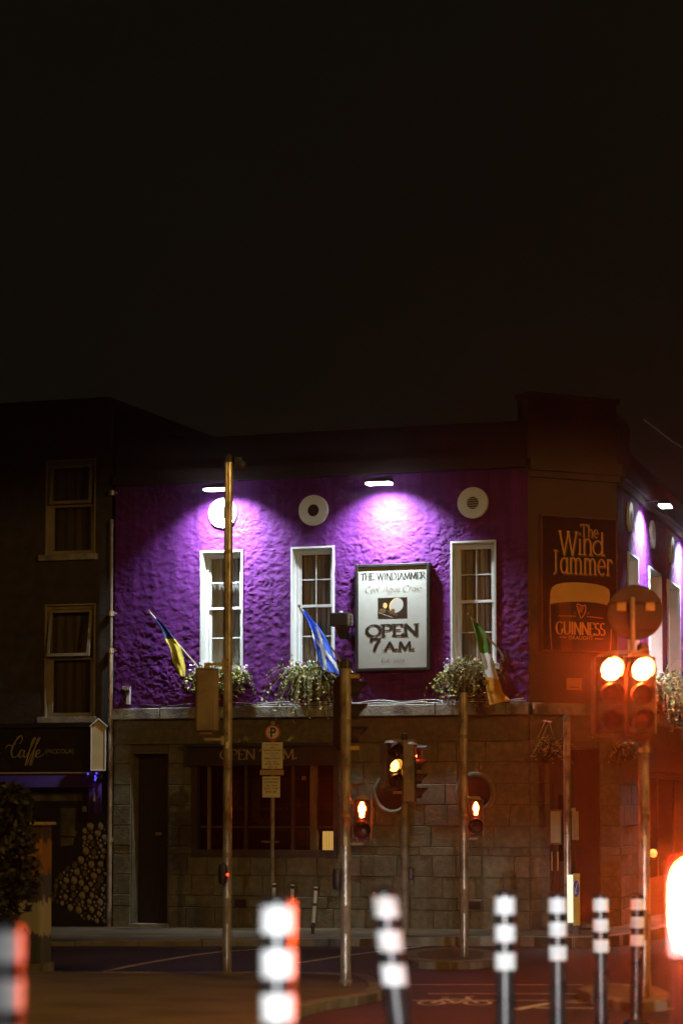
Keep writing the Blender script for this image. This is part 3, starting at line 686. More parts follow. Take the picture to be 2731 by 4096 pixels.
for i, r in enumerate(CW):
    x0, x1, z0, z1 = r
    W = wallpart('window', MB().box(x0, x0+.025, -.01, .14, z0, z1).box(x1-.025, x1, -.01, .14, z0, z1).box(x0+.025, x1-.025, -.01, .14, z1-.025, z1), 'cafe_frame', FL, CAFE)
    MB().box(x0-.09, x1+.05, -.09, .14, z0-.10, z0-.001).build('sill', 'granite', W, bevel=.006)
    fx = MB().box(x0+.026, x0+.075, .06, .13, z0+.001, z1-.026).box(x1-.07, x1-.026, .06, .13, z0+.001, z1-.026).box(x0+.075, x1-.07, .06, .13, z1-.08, z1-.026).box(x0+.075, x1-.07, .06, .13, z0+.001, z0+.07)
    fx.build('frame', 'cafe_frame', W)
    zm = z0+(z1-z0)*.53
    # the upper light is hung at the top and stands ajar
    tilt = R(9 if i else 6); hz_ = z1-.09; ln = hz_-zm
    def tp(x, l, t): return (x, .06-l*math.sin(tilt)-t*math.cos(tilt), hz_-l*math.cos(tilt)+t*math.sin(tilt)*0)
    mb = MB()
    for (a, b, la, lb) in ((x0+.08, x0+.125, 0, ln), (x1-.12, x1-.075, 0, ln), (x0+.125, x1-.12, 0, .05), (x0+.125, x1-.12, ln-.05, ln)):
        mb.add([tp(a, la, 0), tp(b, la, 0), tp(b, lb, 0), tp(a, lb, 0), tp(a, la, .04), tp(b, la, .04), tp(b, lb, .04), tp(a, lb, .04)], [(0,1,2,3),(7,6,5,4),(0,4,5,1),(1,5,6,2),(2,6,7,3),(3,7,4,0)])
    mb.build('sash', 'cafe_frame', W)
    MB().add([tp(x0+.125, .05, .02), tp(x1-.12, .05, .02), tp(x1-.12, ln-.05, .02), tp(x0+.125, ln-.05, .02)], [(0,1,2,3)]).build('pane', 'pane', W)
    MB().box(x0+.076, x0+.12, .065, .115, z0+.071, zm).box(x1-.115, x1-.071, .065, .115, z0+.071, zm).box(x0+.12, x1-.115, .065, .115, zm-.045, zm).build('sash', 'cafe_frame', W)
    MB().box(x0+.12, x1-.115, .088, .092, z0+.071, zm-.045).build('pane', 'pane', W)
    c = MB(); xa = x0+.03
    for q in range(31):
        x = xa+(x1-.03-xa)*q/30; yy = .22+.015*math.sin(q*1.1); c.v += [(x, yy, z0), (x, yy, z1)]
        if q: c.f.append((2*q-2, 2*q, 2*q+1, 2*q-1))
    c.build('curtain', 'curtain_cafe', W, smooth=True)
SF = wallpart('shop_fascia', MB().box(XC0, xp-.12, -.16, .05, zf0, zf1).box(XC0, xp-.10, -.24, .05, zf1+.002, zf1+.07), 'black_paint', FL, CAFE)
MB().box(XC0, xp-.12, -.18, -.161, zf0-.012, zf0+.012).build('trim', 'cream_paint', SF)
# script lettering drawn as brush strokes
cx0, cz0 = FL.px(20, 3030, .165); ck = FL.px(120, 3030, .165)[0]-cx0
def script(strokes, wd, y):
    mb = MB(); k = 0
    for s_ in strokes:
        P = curve([Vector((a, b, 0)) for a, b in s_], 6)
        for i in range(len(P)-1):
            a, b = P[i], P[i+1]; d = (b-a); l = d.length or 1e-6; up = max(0, -d.y/l); hw = wd*(.45+.55*up); nx, nz = -d.y/l*hw, d.x/l*hw; yy = y-(k % 5)*.0001; k += 1
            X = lambda q: cx0+ck*q/100; Zz = lambda q: cz0+ck*q/100*1.06
            mb.add([(X(a.x+nx), yy, Zz(a.y+nz)), (X(a.x-nx), yy, Zz(a.y-nz)), (X(b.x-nx), yy, Zz(b.y-nz)), (X(b.x+nx), yy, Zz(b.y+nz))], [(0,1,2,3)])
    return mb
st = [[(60, 46), (70, 60), (66, 74), (52, 66), (36, 44), (27, 20), (32, 2), (46, 2), (58, 14)], [(4, 32), (14, 42), (30, 40), (44, 48)],
      [(78, 22), (66, 24), (58, 8), (64, 0), (76, 12), (80, 24)], [(80, 24), (76, 6), (82, 0), (92, 12)],
      [(92, 12), (112, 44), (124, 66), (114, 60), (100, 24), (88, -12), (84, -28), (92, -20), (104, 6)], [(104, 6), (128, 44), (142, 66), (132, 60), (118, 24), (106, -12), (102, -28), (110, -20), (120, 6)],
      [(120, 8), (138, 14), (140, 24), (130, 22), (124, 8), (132, 0), (150, 6), (158, 14)]]
script(st, 3.2, -.166).build('lettering', 'gold_dim', SF)
px0, pz0 = FL.px(184, 3020, .165); px1, pz1 = FL.px(296, 2996, .165)
sans('(PICCOLA)', px0, px1, pz0, pz1-pz0, -.166).build('lettering', 'gold_dim', SF)
dx_, dz_ = FL.px(0, 3012, .165); MB().box(dx_-.06, dx_+.012, -.166, -.1605, dz_-.012, dz_+.01).build('lettering', 'gold_dim', SF)
# purple awning roll under the fascia
zA = FL.px(200, 3150)[1]
MB().add([(XC0, -.16, zf0-.02), (xp-.14, -.16, zf0-.02), (xp-.14, -.34, zA), (XC0, -.34, zA), (XC0, -.10, zf0-.02), (xp-.14, -.10, zf0-.02), (xp-.14, -.28, zA), (XC0, -.28, zA)], [(0,1,2,3),(7,6,5,4),(0,4,5,1),(1,5,6,2),(2,6,7,3),(3,7,4,0)]).build('awning', 'awning_purple', SF)
# shop front printed with a picture of stacked cut logs
x0, _ = FL.px(0, 3400); x1, zb = FL.px(423, 3690); zt_ = FL.px(300, 3160)[1]
SP = wallpart('shop_front', MB().box(XC0, xp, .02, .5, -.1, zf0-.02), 'black_paint', FL, CAFE)
xa_, za_ = FL.px(172, 3690); MB().box(xa_, x1, .004, .0195, zb, zt_-.25).build('printed_panel', 'black_paint', SP)
pa, pz = FL.px(180, 3204); pb, pz2 = FL.px(330, 3166)
MB().box(pa-.6, pb, .0, .0195, pz, pz2).build('printed_panel', 'cafe_print', SP)
lp, lz = FL.px(243, 3385); lp2, lz2 = FL.px(306, 3232)
mb = MB(); mb.add([(lp, .002, lz+.18), (lp2-.02, .002, lz+.16), (lp2+.02, .002, lz+.24), (lp2-.02, .002, lz+.26), (lp2-.01, .002, lz2), (lp, .002, lz2)], [(0,1,2,3,4,5)]); mb.add([(lp, .002, lz), (lp2-.06, .002, lz+.02), (lp2-.03, .002, lz+.14), (lp, .002, lz+.15)], [(0,1,2,3)])
mb.build('printed_lantern', 'cafe_print', SP)
px_, pz_ = FL.px(331, 3247); px2, pz2 = FL.px(348, 3225); MB().box(px_, px2, -.004, .003, pz_, pz2).build('notice', 'cream_paint', SP)
rnd = random.Random(4); placed = []
for k in range(5200):
    u, v = rnd.uniform(175, 422), rnd.uniform(3300, 3685)
    if v < 3420-.95*(u-235)+ (90 if u < 330 else 0) and u < 420: continue
    if u < 230 and v < 3480: continue
    if v > 3600+.55*(u-200): continue
    r = rnd.uniform(11, 17) if k < 1400 else rnd.uniform(5.5, 9)
    if any((u-a)**2+(v-b)**2 < (r+c-1)**2 for a, b, c in placed): continue
    placed.append((u, v, r))
for (u, v, r) in placed:
    x, z = FL.px(u, v); rr = r/254; sq = rnd.uniform(.72, 1.0); n = 12; ph = rnd.uniform(0, 6)
    q = [(x+rr*sq*(1+.1*math.sin(3*t+ph))*math.cos(t), -.002, z+rr*math.sin(t)*(1+.08*math.cos(2*t+ph))) for t in [2*math.pi*i/n for i in range(n)]]
    MB().add(q, [tuple(range(n))]).build('printed_log', 'log_end2' if (u < 240 or rnd.random() < .22) else 'log_end', SP)

# downpipe between the houses
x, z0 = FL.px(446, 3704); z1 = FL.px(446, 2080)[1]; zm = FL.px(446, 2602)[1]; zl = FL.px(446, 3356)[1]
DP = onwall('downpipe', 'thin metal drainpipe running down the wall between the cafe and the pub', 'drainpipe', FL, x, .05)
zz = lambda q: q-.05
MB().cyl((0, -.09, 0), (0, -.09, zz(zm)), .042, n=14).build('lower_pipe', 'galv', DP, smooth=True); MB().cyl((0, -.09, zz(zm)), (0, -.09, zz(z1)), .030, n=14).build('upper_pipe', 'galv_dull', DP, smooth=True)
for q in (zm, zl, 5.2, 7.2): MB().cyl((0, -.09, zz(q)-.05), (0, -.09, zz(q)+.03), .055, n=14).box(-.07, .07, -.06, .0, zz(q)-.02, zz(q)+.01).build('collar', 'galv', DP, smooth=True)

# house-shaped projecting sign box with cables below it
x, z1 = FL.px(391, 2872, .3); z0 = FL.px(391, 3083, .3)[1]
HB = onwall('hanging_sign', 'cream box sign with a little pitched roof, jutting from the cafe front', 'sign', FL, x+.02, z0, .0)
hw, hh = .105, z1-z0-.14
def yawbox(mb, a):   # the box is turned a little towards the street
    c, s_ = math.cos(a), math.sin(a); mb.v = [(vx*c-(vy+.3)*s_, -.3+vx*s_+(vy+.3)*c, vz) for vx, vy, vz in mb.v]; return mb
yw = R(24)
yawbox(MB().box(-hw, hw, -.36, -.24, .02, hh), yw).build('sign_body', 'box_cream', HB)
yawbox(MB().box(-hw-.02, -hw, -.375, -.225, .0, hh+.01).box(hw, hw+.02, -.375, -.225, .0, hh+.01).box(-hw, hw, -.375, -.225, -.001, .02), yw).build('sign_frame', 'white_paint', HB)
yawbox(MB().prism([(-hw-.04, hh+.01), (0, hh+.14), (hw+.04, hh+.01), (hw+.04, hh-.01), (0, hh+.115), (-hw-.04, hh-.01)], -.39, -.21), yw).build('sign_roof', 'white_paint', HB)
yawbox(MB().prism([(-hw, hh), (0, hh+.11), (hw, hh)], -.35, -.25), yw).build('gable', 'box_cream', HB)
MB().box(-.02, .02, -.25, .0, hh*.45, hh*.45+.03).build('bracket', 'black_paint', HB)
x, z1 = FL.px(380, 3132, .3); z0 = FL.px(380, 3258, .3)[1]
BN = onwall('banner', 'small purple cloth banner hung under the cream box sign', 'banner', FL, x, z0, .0)
mb = MB(); bw = .12; bh = z1-z0
for i in range(9):
    xx = -bw+2*bw*i/8; yy = -.30+.012*math.sin(i*1.3); mb.v += [(xx, yy, 0.01*math.sin(i)), (xx, yy, bh)]
    if i: mb.f.append((2*i-2, 2*i, 2*i+1, 2*i-1))
o = mb.build('cloth', 'banner_purple', BN, smooth=True); o.modifiers.new('s', 'SOLIDIFY').thickness = .006
MB().prism([(-.02, bh*.42), (.02, bh*.42), (.0, bh*.72)], -.318, -.314).build('emblem', 'gold_dim', BN)
MB().cyl((-bw-.01, -.30, bh+.008), (bw+.01, -.30, bh+.008), .009).cyl((0, -.3, bh+.008), (0, .0, bh+.008), .009).build('rod', 'black_paint', BN)
x, z = FL.px(378, 3105, .3)
FLT = onwall('string_lights', 'tangle of small blue fairy lights under the cream box sign', 'string lights', FL, x, z, .0)
rnd = random.Random(2); P = [(rnd.uniform(-.13, .13), -.3+rnd.uniform(-.05, .05), rnd.uniform(-.05, .08)) for _ in range(16)]
MB().tube([tuple(v) for v in curve([Vector(p) for p in P], 5)]+[(0.1, .0, .1)], .005, 5).build('wire', 'cable', FLT)
mb = MB()
for p in [(.03, -.33, .0), (.04, -.33, -.03), (.05, -.32, .05), (.03, -.33, -.06), (-.1, -.33, .04)]: mb.lathe([(.0, -.02), (.016, -.012), (.018, .0), (.012, .014), (.0, .018)], 8, 'z', p)
mb.build('bulb', 'fairy_blue', FLT)

# ================================================================== THINGS ON THE PUB FRONT
def flood(name, label, fr, x, z, out, tilt, width, power, group='floodlights along the pub cornice'):
    t = onwall(name, label, 'floodlight', fr, x, z, 0, group)
    MB().box(-width/2, width/2, -out-.10, -out+.10, .03, .075).box(-width/2+.05, width/2-.05, -out-.07, -out+.07, .075, .10).build('housing', 'sig_black', t, bevel=.008)
    MB().box(-width/2+.015, width/2-.015, -out-.09, -out+.09, .0, .029).build('lens', 'flood_led', t)
    MB().box(-.02, .02, -out+.05, .0, .10, .125).box(-.06, .06, -.02, .0, .02, .2).build('arm', 'sig_black', t)
    la = bpy.data.lights.new('flood', 'AREA'); la.shape = 'RECTANGLE'; la.size = width-.06; la.size_y = .16; la.energy = power; la.color = (.82, .92, 1.0); la.spread = R(116)
    lo = bpy.data.objects.new('flood_beam', la); col.objects.link(lo); lo.parent = t; lo.location = (0, -out, -.006); lo.rotation_euler = (tilt, 0, 0)
    return t
x, z = FL.px(868, 1962, .5); flood('floodlight', 'lit floodlight above the leftmost round vent, partly behind the tall pole', FL, x, z, .5, R(28), .42, 230)
x, z = FL.px(1516, 1938, .5); flood('floodlight', 'lit floodlight above the framed white pub sign', FL, x, z, .5, R(28), .42, 230)
x, z = FR.px(2556, 2000, .0); flood('floodlight', 'lit floodlight on the side street front, beyond the stout advertisement', FR, FR.px(2560, 2000)[0], FL.px(1516, 1938, .5)[1]+.02, .42, R(28), .42, 330)
flood('floodlight', 'second floodlight down the side street front, at the right edge of the photo', FR, FR.px(2560, 2000)[0]+5.2, FL.px(1516, 1938, .5)[1]+.02, .42, R(28), .42, 330)

# framed board
bx0, bz1 = FL.px(1417, 2258, .16); bx1, bz0 = FL.px(1716, 2680, .16)
SB = onwall('pub_sign', 'white pub signboard in a black frame reading OPEN 7 A.M.', 'sign', FL, bx0, bz0)
bw, bh = bx1-bx0, bz1-bz0; fr_ = .052
MB().box(fr_, bw-fr_, -.115, -.0, fr_, bh-fr_).build('board', 'board_cream', SB)
fo = MB().box(0, fr_, -.138, .0, 0, bh).box(bw-fr_, bw, -.138, .0, 0, bh).box(fr_, bw-fr_, -.138, .0, 0, fr_).box(fr_, bw-fr_, -.138, .0, bh-fr_, bh).build('frame', 'black_paint', SB, bevel=.01)
ZX = lambda zx: (zx-150)/(1312-150)*bw            # zoom-crop x -> board x
def ZY(zx, zy):                                   # zoom-crop y -> board z (crop lines run slightly uphill)
    top = 240-50*(zx-150)/1162; bot = 1896-30*(zx-150)/1162
    return bh*(1-(zy-top)/(bot-top))
def word(t, xa, xb, ybase, ycap, m, name='lettering', **k):
    xm = (xa+xb)/2; z0 = ZY(xm, ybase); h = ZY(xm, ycap)-z0
    return lettering(t, ZX(xa), ZX(xb), z0, h, -.119, **k).build(name, m, SB)
word('THE', 240, 445, 474, 372, 'ink', nib=.18, serif=.07); word('WINDJAMMER', 490, 1240, 456, 352, 'ink', nib=.16, serif=.05)
word('Ceol', 300, 520, 668, 575, 'ink_brown', nib=.10, ang=35, serif=0, slant=.18, thin=.03); word('Agus', 570, 840, 658, 565, 'ink_brown', nib=.09, ang=35, serif=0, slant=.18, thin=.03); word('Craic', 885, 1180, 645, 548, 'ink_brown', nib=.10, ang=35, serif=0, slant=.18, thin=.03)
for (m, ddx, ddz, yy) in (('ink_brown', -.012, -.010, .0), ('ink', 0, 0, -.003)):
    def bigw(t, xa, xb, yb, yc, **k):
        xm = (xa+xb)/2; z0 = ZY(xm, yb); h = ZY(xm, yc)-z0
        lettering(t, ZX(xa), ZX(xb), z0, h, -.118+yy, dx=ddx, dz=ddz, **k).build('lettering', m, SB)
    bigw('OPEN', 318, 1140, 1332, 1160, nib=.25, thin=.075, serif=.13, ang=14)
    bigw('7', 380, 560, 1560, 1385, nib=.26, thin=.10, serif=0, ang=10)
    bigw('A.M.', 610, 1085, 1552, 1430, nib=.27, thin=.08, serif=.13, ang=14)
word('Est.', 555, 700, 1752, 1690, 'ink_brown', nib=.14, serif=.06, slant=.1); word('1928', 738, 920, 1748, 1698, 'ink_brown', nib=.12, serif=.05, slant=.1)
pic = MB().box(ZX(503), ZX(962), -.1175, -.1151, ZY(730, 1068), ZY(730, 745)).build('picture', 'stout', SB)
def blob(cx, cy_, rx, ry, m, y, rot=0, n=22):
    mb = MB(); k = ZX(1150)-ZX(150); k /= 1000
    q = []
    for i in range(n):
        t = 2*math.pi*i/n; a, b = rx*math.cos(t), ry*math.sin(t); q.append((ZX(cx)+k*(a*math.cos(rot)-b*math.sin(rot)), y, ZY(cx, cy_)+k*(a*math.sin(rot)+b*math.cos(rot))))
    mb.add(q, [tuple(range(n))]); return mb.build('printed_shape', m, pic)
blob(790, 865, 118, 100, 'gold', -.1179, R(50)); blob(800, 866, 112, 94, 'board_cream', -.1182, R(50))
blob(618, 870, 34, 42, 'gold', -.1182); blob(580, 950, 52, 34, 'ink_brown', -.1184); blob(740, 945, 34, 26, 'ink_brown', -.1186); blob(735, 985, 90, 22, 'stout_lit', -.1188, R(-25))
MB().add([(ZX(515), -.119, ZY(515, 985)), (ZX(740), -.119, ZY(740, 1058)), (ZX(740), -.119, ZY(740, 1050)), (ZX(515), -.119, ZY(515, 977))], [(0,1,2,3)]).build('printed_shape', 'board_cream', pic)

# stout advertisement on the chamfer
AO = .10
ax0, az1 = FC.px(2168, 2062, AO); ax1, az0 = FC.px(2466, 2607, AO)
AD = onwall('advertisement', 'tall dark advertising board with gold lettering over a pint of stout', 'advertisement', FC, 0, 0)
MB().box(ax0, ax1, -AO+.012, -.0, az0, az1).build('board', 'stout', AD)
MB().box(ax0-.02, ax0, -AO, .0, az0, az1).box(ax1, ax1+.02, -AO, .0, az0, az1).box(ax0-.02, ax1+.02, -AO, .0, az1, az1+.02).box(ax0-.02, ax1+.02, -AO, .0, az0-.02, az0).build('frame', 'brown_post', AD)
def A(u, v): return FC.px(2140+u/3.919, 2040+v/3.919, AO)
def aword(t, ua, ub, vb, vc, m='gold', y=0, **k):
    x0, z0 = A(ua, vb); x1, _ = A(ub, vb); h = A(ua, vc)[1]-z0
    return lettering(t, x0, x1, z0, h, -AO+.008-y, **k).build('lettering', m, AD)
for (dxx, dzz, nb, th, m, y) in ((.012, -.014, .10, .055, 'gold_dim', 0), (0, 0, .135, .085, 'stout', .002), (-.002, .002, .085, .05, 'gold', .004)):
    k = dict(nib=nb, ang=10, thin=th, dx=dxx, dz=dzz, serif=.08)
    aword('The', 705, 990, 415, 222, m, y, **k); aword('W', 375, 660, 700, 330, m, y, **k); aword('in', 665, 900, 695, 300, m, y, **k); aword('d', 885, 1085, 700, 345, m, y, **k)
    aword('J', 235, 395, 935, 628, m, y, **k); aword('ammer', 385, 1210, 985, 590, m, y, **k)
# pint glass: head, body, highlight and rim
def apoly(name, pts, m, y): return MB().add([(A(u, v)[0], -AO+.009-y, A(u, v)[1]) for u, v in pts], [tuple(range(len(pts)))]).build(name, m, AD)
head = [(228, 1480), (238, 1290), (262, 1215), (330, 1165), (440, 1140), (600, 1132), (780, 1140), (960, 1162), (1090, 1200), (1150, 1240), (1172, 1300), (1165, 1420), (1125, 1490), (960, 1455), (780, 1440), (560, 1436), (380, 1448), (280, 1465)]
apoly('pint_head', head, 'foam', .002)
body = [(240, 1478), (280, 1467), (380, 1450), (560, 1438), (780, 1442), (960, 1457), (1125, 1492), (1150, 1700), (1160, 1900), (1150, 2200), (270, 2200), (240, 2000), (232, 1750)]
apoly('pint_body', body, 'stout', .0015)
apoly('pint_highlight', [(370, 1455), (555, 1440), (565, 1700), (575, 2200), (410, 2200), (385, 1900)], 'stout_lit', .003)
apoly('glass_edge', [(226, 1485), (238, 1480), (244, 1800), (256, 2020), (268, 2200), (254, 2200), (236, 2000), (222, 1750)], 'gold_dim', .0035)
apoly('glass_edge', [(1180, 1860), (1200, 1880), (1196, 2050), (1182, 2220), (1165, 2210), (1176, 2040)], 'gold_dim', .0035)
aword('GUINNESS', 325, 1095, 1940, 1745, 'gold', -.0035+.008, nib=.17, ang=12, thin=.045, serif=.07)
x0, z0 = A(525, 2022); x1, z1 = A(905, 1978); sans('DRAUGHT', x0, x1, z0-.004, z1-z0, -AO+.004).build('lettering', 'gold', AD)
for (ua, ub, v, vv) in ((372, 490, 1990, 1996), (932, 1060, 2018, 2024), (370, 640, 1658, 1664), (808, 1062, 1668, 1698)):
    apoly('rule', [(ua, v-5), (ub, vv-5), (ub, vv+5), (ua, v+5)], 'gold', .004)
x0, z0 = A(605, 1628); x1, z1 = A(640, 1590); lettering('17', x0, x1, z0, z1-z0, -AO+.004, nib=.15).build('lettering', 'gold_dim', AD)
x0, z0 = A(800, 1640); x1, z1 = A(848, 1600); lettering('59', x0, x1, z0, z1-z0, -AO+.004, nib=.15).build('lettering', 'gold_dim', AD)
mb = MB(); kq = 0      # the harp
def astroke(pts, wd):
    global kq
    P = curve([Vector((a, b, 0)) for a, b in pts], 5) if len(pts) > 2 else [Vector((a, b, 0)) for a, b in pts]
    for a, b in zip(P[:-1], P[1:]):
        d = b-a; l = d.length or 1; nx, ny = -d.y/l*wd/2, d.x/l*wd/2; y = -AO+.0045-(kq % 5)*.0001; kq += 1
        q = [A(a.x+nx, a.y+ny), A(a.x-nx, a.y-ny), A(b.x-nx, b.y-ny), A(b.x+nx, b.y+ny)]
        mb.add([(u[0], y, u[1]) for u in q], [(0,1,2,3)])
astroke([(645, 1490), (660, 1475), (690, 1480), (730, 1500), (765, 1500), (788, 1486)], 15); astroke([(648, 1492), (660, 1540), (685, 1620), (712, 1695)], 13); astroke([(786, 1488), (788, 1560), (770, 1630), (735, 1680), (710, 1698)], 15)
for k in range(7): astroke([(672+k*15, 1505+k*1), (688+k*7, 1600-k*4+20)], 4.5)
mb.build('harp_emblem', 'gold', AD)
# small plaque below it
x0, z1 = FC.px(2263, 2712, .03); x1, z0 = FC.px(2326, 2760, .03)
t = onwall('plaque', 'small tan plaque on the corner wall below the stout advertisement', 'plaque', FC, x0, z0)
MB().box(0, x1-x0, -.03, .0, 0, z1-z0).build('plate', 'bracket_tan', t, bevel=.006); MB().box(.05, x1-x0-.05, -.0325, -.0302, .03, .05).build('inscription', 'ink_brown', t)

# dark finned box lamp beside the board
x, z = FL.px(1405, 2550, .3)
x0, z1 = FL.px(1321, 2452, .38); x1, z0 = FL.px(1392, 2504, .38)
BL = onwall('wall_light_box', 'dark boxy finned lamp housing between the middle window and the pub sign', 'wall lamp', FL, 0, 0)
MB().box(x0, x1, -.42, -.16, z0, z1).build('housing', 'black_paint', BL, bevel=.012)
MB().box(x1+.001, x1+.012, -.40, -.18, z0+.02, z1-.02).build('side_plate', 'sig_grey', BL)
for k in range(3): MB().box(x1+.012, x1+.022, -.37, -.22, z0+.045+k*.06, z0+.06+k*.06).build('fin', 'black_paint', BL)
MB().cyl(((x0+x1)/2, -.30, z1), ((x0+x1)/2, -.30, z1+.035), .03, n=14).build('knob', 'white_paint', BL)
MB().prism([(x0+.06, z0), (x1-.03, z0), (x1-.08, z0-.20), (x0+.14, z0-.20)], -.34, -.20).box(x0+.12, x1-.06, -.22, -.0, z0-.16, z0-.10).build('bracket', 'black_paint', BL)

# camera on the band at the left end
x, z = FL.px(508, 2765, .1)
CM = onwall('security_camera', 'small white security camera above the granite band, far left of the pub front', 'camera', FL, x, z-.05)
MB().box(-.03, .03, -.05, .0, -.16, .13).build('bracket', 'white_paint', CM); MB().box(-.05, .05, -.19, -.05, .06, .13).build('hood', 'white_paint', CM, bevel=.006); MB().cyl((-.02, -.23, .03), (-.02, -.06, .06), .045, n=14).build('camera_body', 'sig_black', CM, smooth=True)
MB().tube([(-.02, -.05, .0), (-.08, -.12, -.08), (-.02, -.1, -.16)], .008).build('lead', 'cable', CM)

# cables lying along the band
def cableset(label, m, amp, z, seed, xa, xb, out):
    r = random.Random(seed); P = []
    k = 34
    for i in range(k+1):
        x = xa+(xb-xa)*i/k; P.append(Vector((x, -out+r.uniform(-.012, .012), z+amp*abs(math.sin(i*.55+seed))+r.uniform(-.004, .004))))
    o = MB().tube([tuple(p-Vector((xa, 0, z))) for p in P], .007, 6).build('cable', m, None, smooth=True, loc=FL.w(xa, z), rz=FL.a)
    tag(o, label, 'cable', 'cables along the granite band'); return o
xa = FL.px(985, 2810)[0]; xe = XR-.02
cableset('black cable hanging in shallow loops above the granite band', 'cable', .045, ZB1+.014, 1.3, XL+.3, xe, .06)
cableset('pale cable lying along the front edge of the granite band', 'cable_pale', .012, ZB1+.014, 2.2, xa, xe, .10)
cableset('pale cable looping a hand above the granite band', 'cable_pale', .05, ZB1+.02, 4.6, xa-.2, xe-.05, .085)

a, b = at_y(2573, 1678, c2.y+.3), at_y(2790, 1826, c2.y+6)
mid = (a+b)/2-Vector((0, 0, .04))
tag(MB().tube([(0, 0, 0), tuple(mid-a), tuple(b-a)], .012, 6).build('cable', 'cable_pale', None, loc=a), 'thin pale wire sloping from the parapet above the side street', 'cable')
# ------------------------------------------------------------------ planting
def leaves(mb, n, c, r, size, rnd, hang=0):
    for _ in range(n):
        while True:
            p = Vector((rnd.uniform(-1, 1), rnd.uniform(-1, 1), rnd.uniform(-1, 1)))
            if .25 < p.length < 1: break
        p = Vector((c[0]+p.x*r[0], c[1]+p.y*r[1], c[2]+p.z*r[2]-hang*rnd.random()**2))
        a = Vector((rnd.gauss(0, 1), rnd.gauss(0, 1), rnd.gauss(0, .6))).normalized(); b = a.cross(Vector((rnd.gauss(0, 1), rnd.gauss(0, 1), rnd.gauss(0, 1)))).normalized(); s_ = size*rnd.uniform(.6, 1.4)
        mb.add([p-a*s_, p+b*s_*.45, p+a*s_, p-b*s_*.45], [(0, 1, 2, 3)])
def sprig(mbs, rnd, p, ln, leafmb, droop=1.0, size=.03, r=.0045):
    d = Vector((rnd.gauss(0, .5), rnd.gauss(-.25, .35), rnd.uniform(.0, .7))).normalized(); pts = [p]; q = Vector(p)
    for i in range(7):
        d = (d+Vector((rnd.gauss(0, .12), rnd.gauss(0, .10), -.32*droop))).normalized(); q = q+d*ln/7; q.y = min(q.y, -.03); pts.append(q.copy())
        for _ in range(2):
            a = Vector((rnd.gauss(0, 1), rnd.gauss(0, 1), rnd.gauss(0, 1))).normalized(); b = a.cross(Vector((rnd.gauss(0, 1), rnd.gauss(0, 1), 1))).normalized(); s_ = size*rnd.uniform(.6, 1.3); c = q+a*s_*.8
            leafmb.add([c-a*s_, c+b*s_*.5, c+a*s_, c-b*s_*.5], [(0, 1, 2, 3)])
    mbs.tube([tuple(v) for v in pts], [r, r, r, r*.9, r*.8, r*.7, r*.6, r*.5], 4)
def planter(label, fr, x0, x1, z, seed, nspr=60, ln=.55, group='flower boxes under the pub windows', out=.2, big=1.0):
    rnd = random.Random(seed); t = onwall('flower_box', label, 'flower box', fr, (x0+x1)/2, z-.18, 0, group); hw = (x1-x0)/2
    MB().box(-hw, hw, -out-.06, -.04, -.0, .15).build('trough', 'trough', t, bevel=.01)
    l = [MB(), MB(), MB()]; st = MB(); fl, fp = MB(), MB()
    for i in range(3):
        leaves(l[i], int(330*big), (0, -out+.03, .20), (hw*1.05, .17, .19), .034, rnd, .34)
    for i in range(int(nspr*big)):
        sprig(st, rnd, Vector((rnd.uniform(-hw, hw)*.9, -out+rnd.uniform(-.05, .06), .16)), ln*rnd.uniform(.4, 1.25), l[rnd.choice((0, 1, 1, 2))], rnd.uniform(.9, 1.6))
    for i in range(int(46*big)):
        p = Vector((rnd.uniform(-hw, hw)*1.2, -out+rnd.uniform(-.12, .12), rnd.uniform(.14, .36))); mbq = fl if rnd.random() < .8 else fp
        for k in range(4):
            a = Vector((rnd.gauss(0, 1), rnd.gauss(0, 1), rnd.gauss(0, 1))).normalized(); b = a.orthogonal().normalized(); s_ = .017
            mbq.add([p+a*.01-b*s_, p+a*.03, p+a*.01+b*s_, p], [(0, 1, 2, 3)])
    for i, b in enumerate(l): b.build('foliage', 'leaf%d' % i, t)
    st.build('stems', 'stem', t); fl.build('blossom', 'petal_white', t); fp.build('blossom', 'petal_pink', t)
    return t
for i, (xa, xb, py, lab, kw) in enumerate(((770, 985, 2665, 'flower box of pale blossom under the left-hand pub window, behind the signal back', dict(nspr=50, ln=.42)), (1165, 1300, 2660, 'overgrown flower box with long trailing stems under the middle pub window', dict(nspr=110, ln=.85)), (1790, 1960, 2640, 'flower box of straggling greenery behind the tricolour flag', dict(nspr=90, ln=.65)))):
    x0 = FL.px(xa, py, .2)[0]; x1, z = FL.px(xb, py, .2); planter(lab, FL, x0, x1, WL[i][2]-.10, 20+i, **kw)
# one long trail from the middle box, reaching the shop window
for i, r in enumerate(WR): 
    if i: planter('trailing flowers under the side street window %s' % ('beside the twin red signals' if i == 1 else 'farthest to the right'), FR, r[0]-.35, r[1]+.35, r[2]-.10, 40+i, nspr=110, ln=.9, big=1.5, group='flower boxes on the side street front')
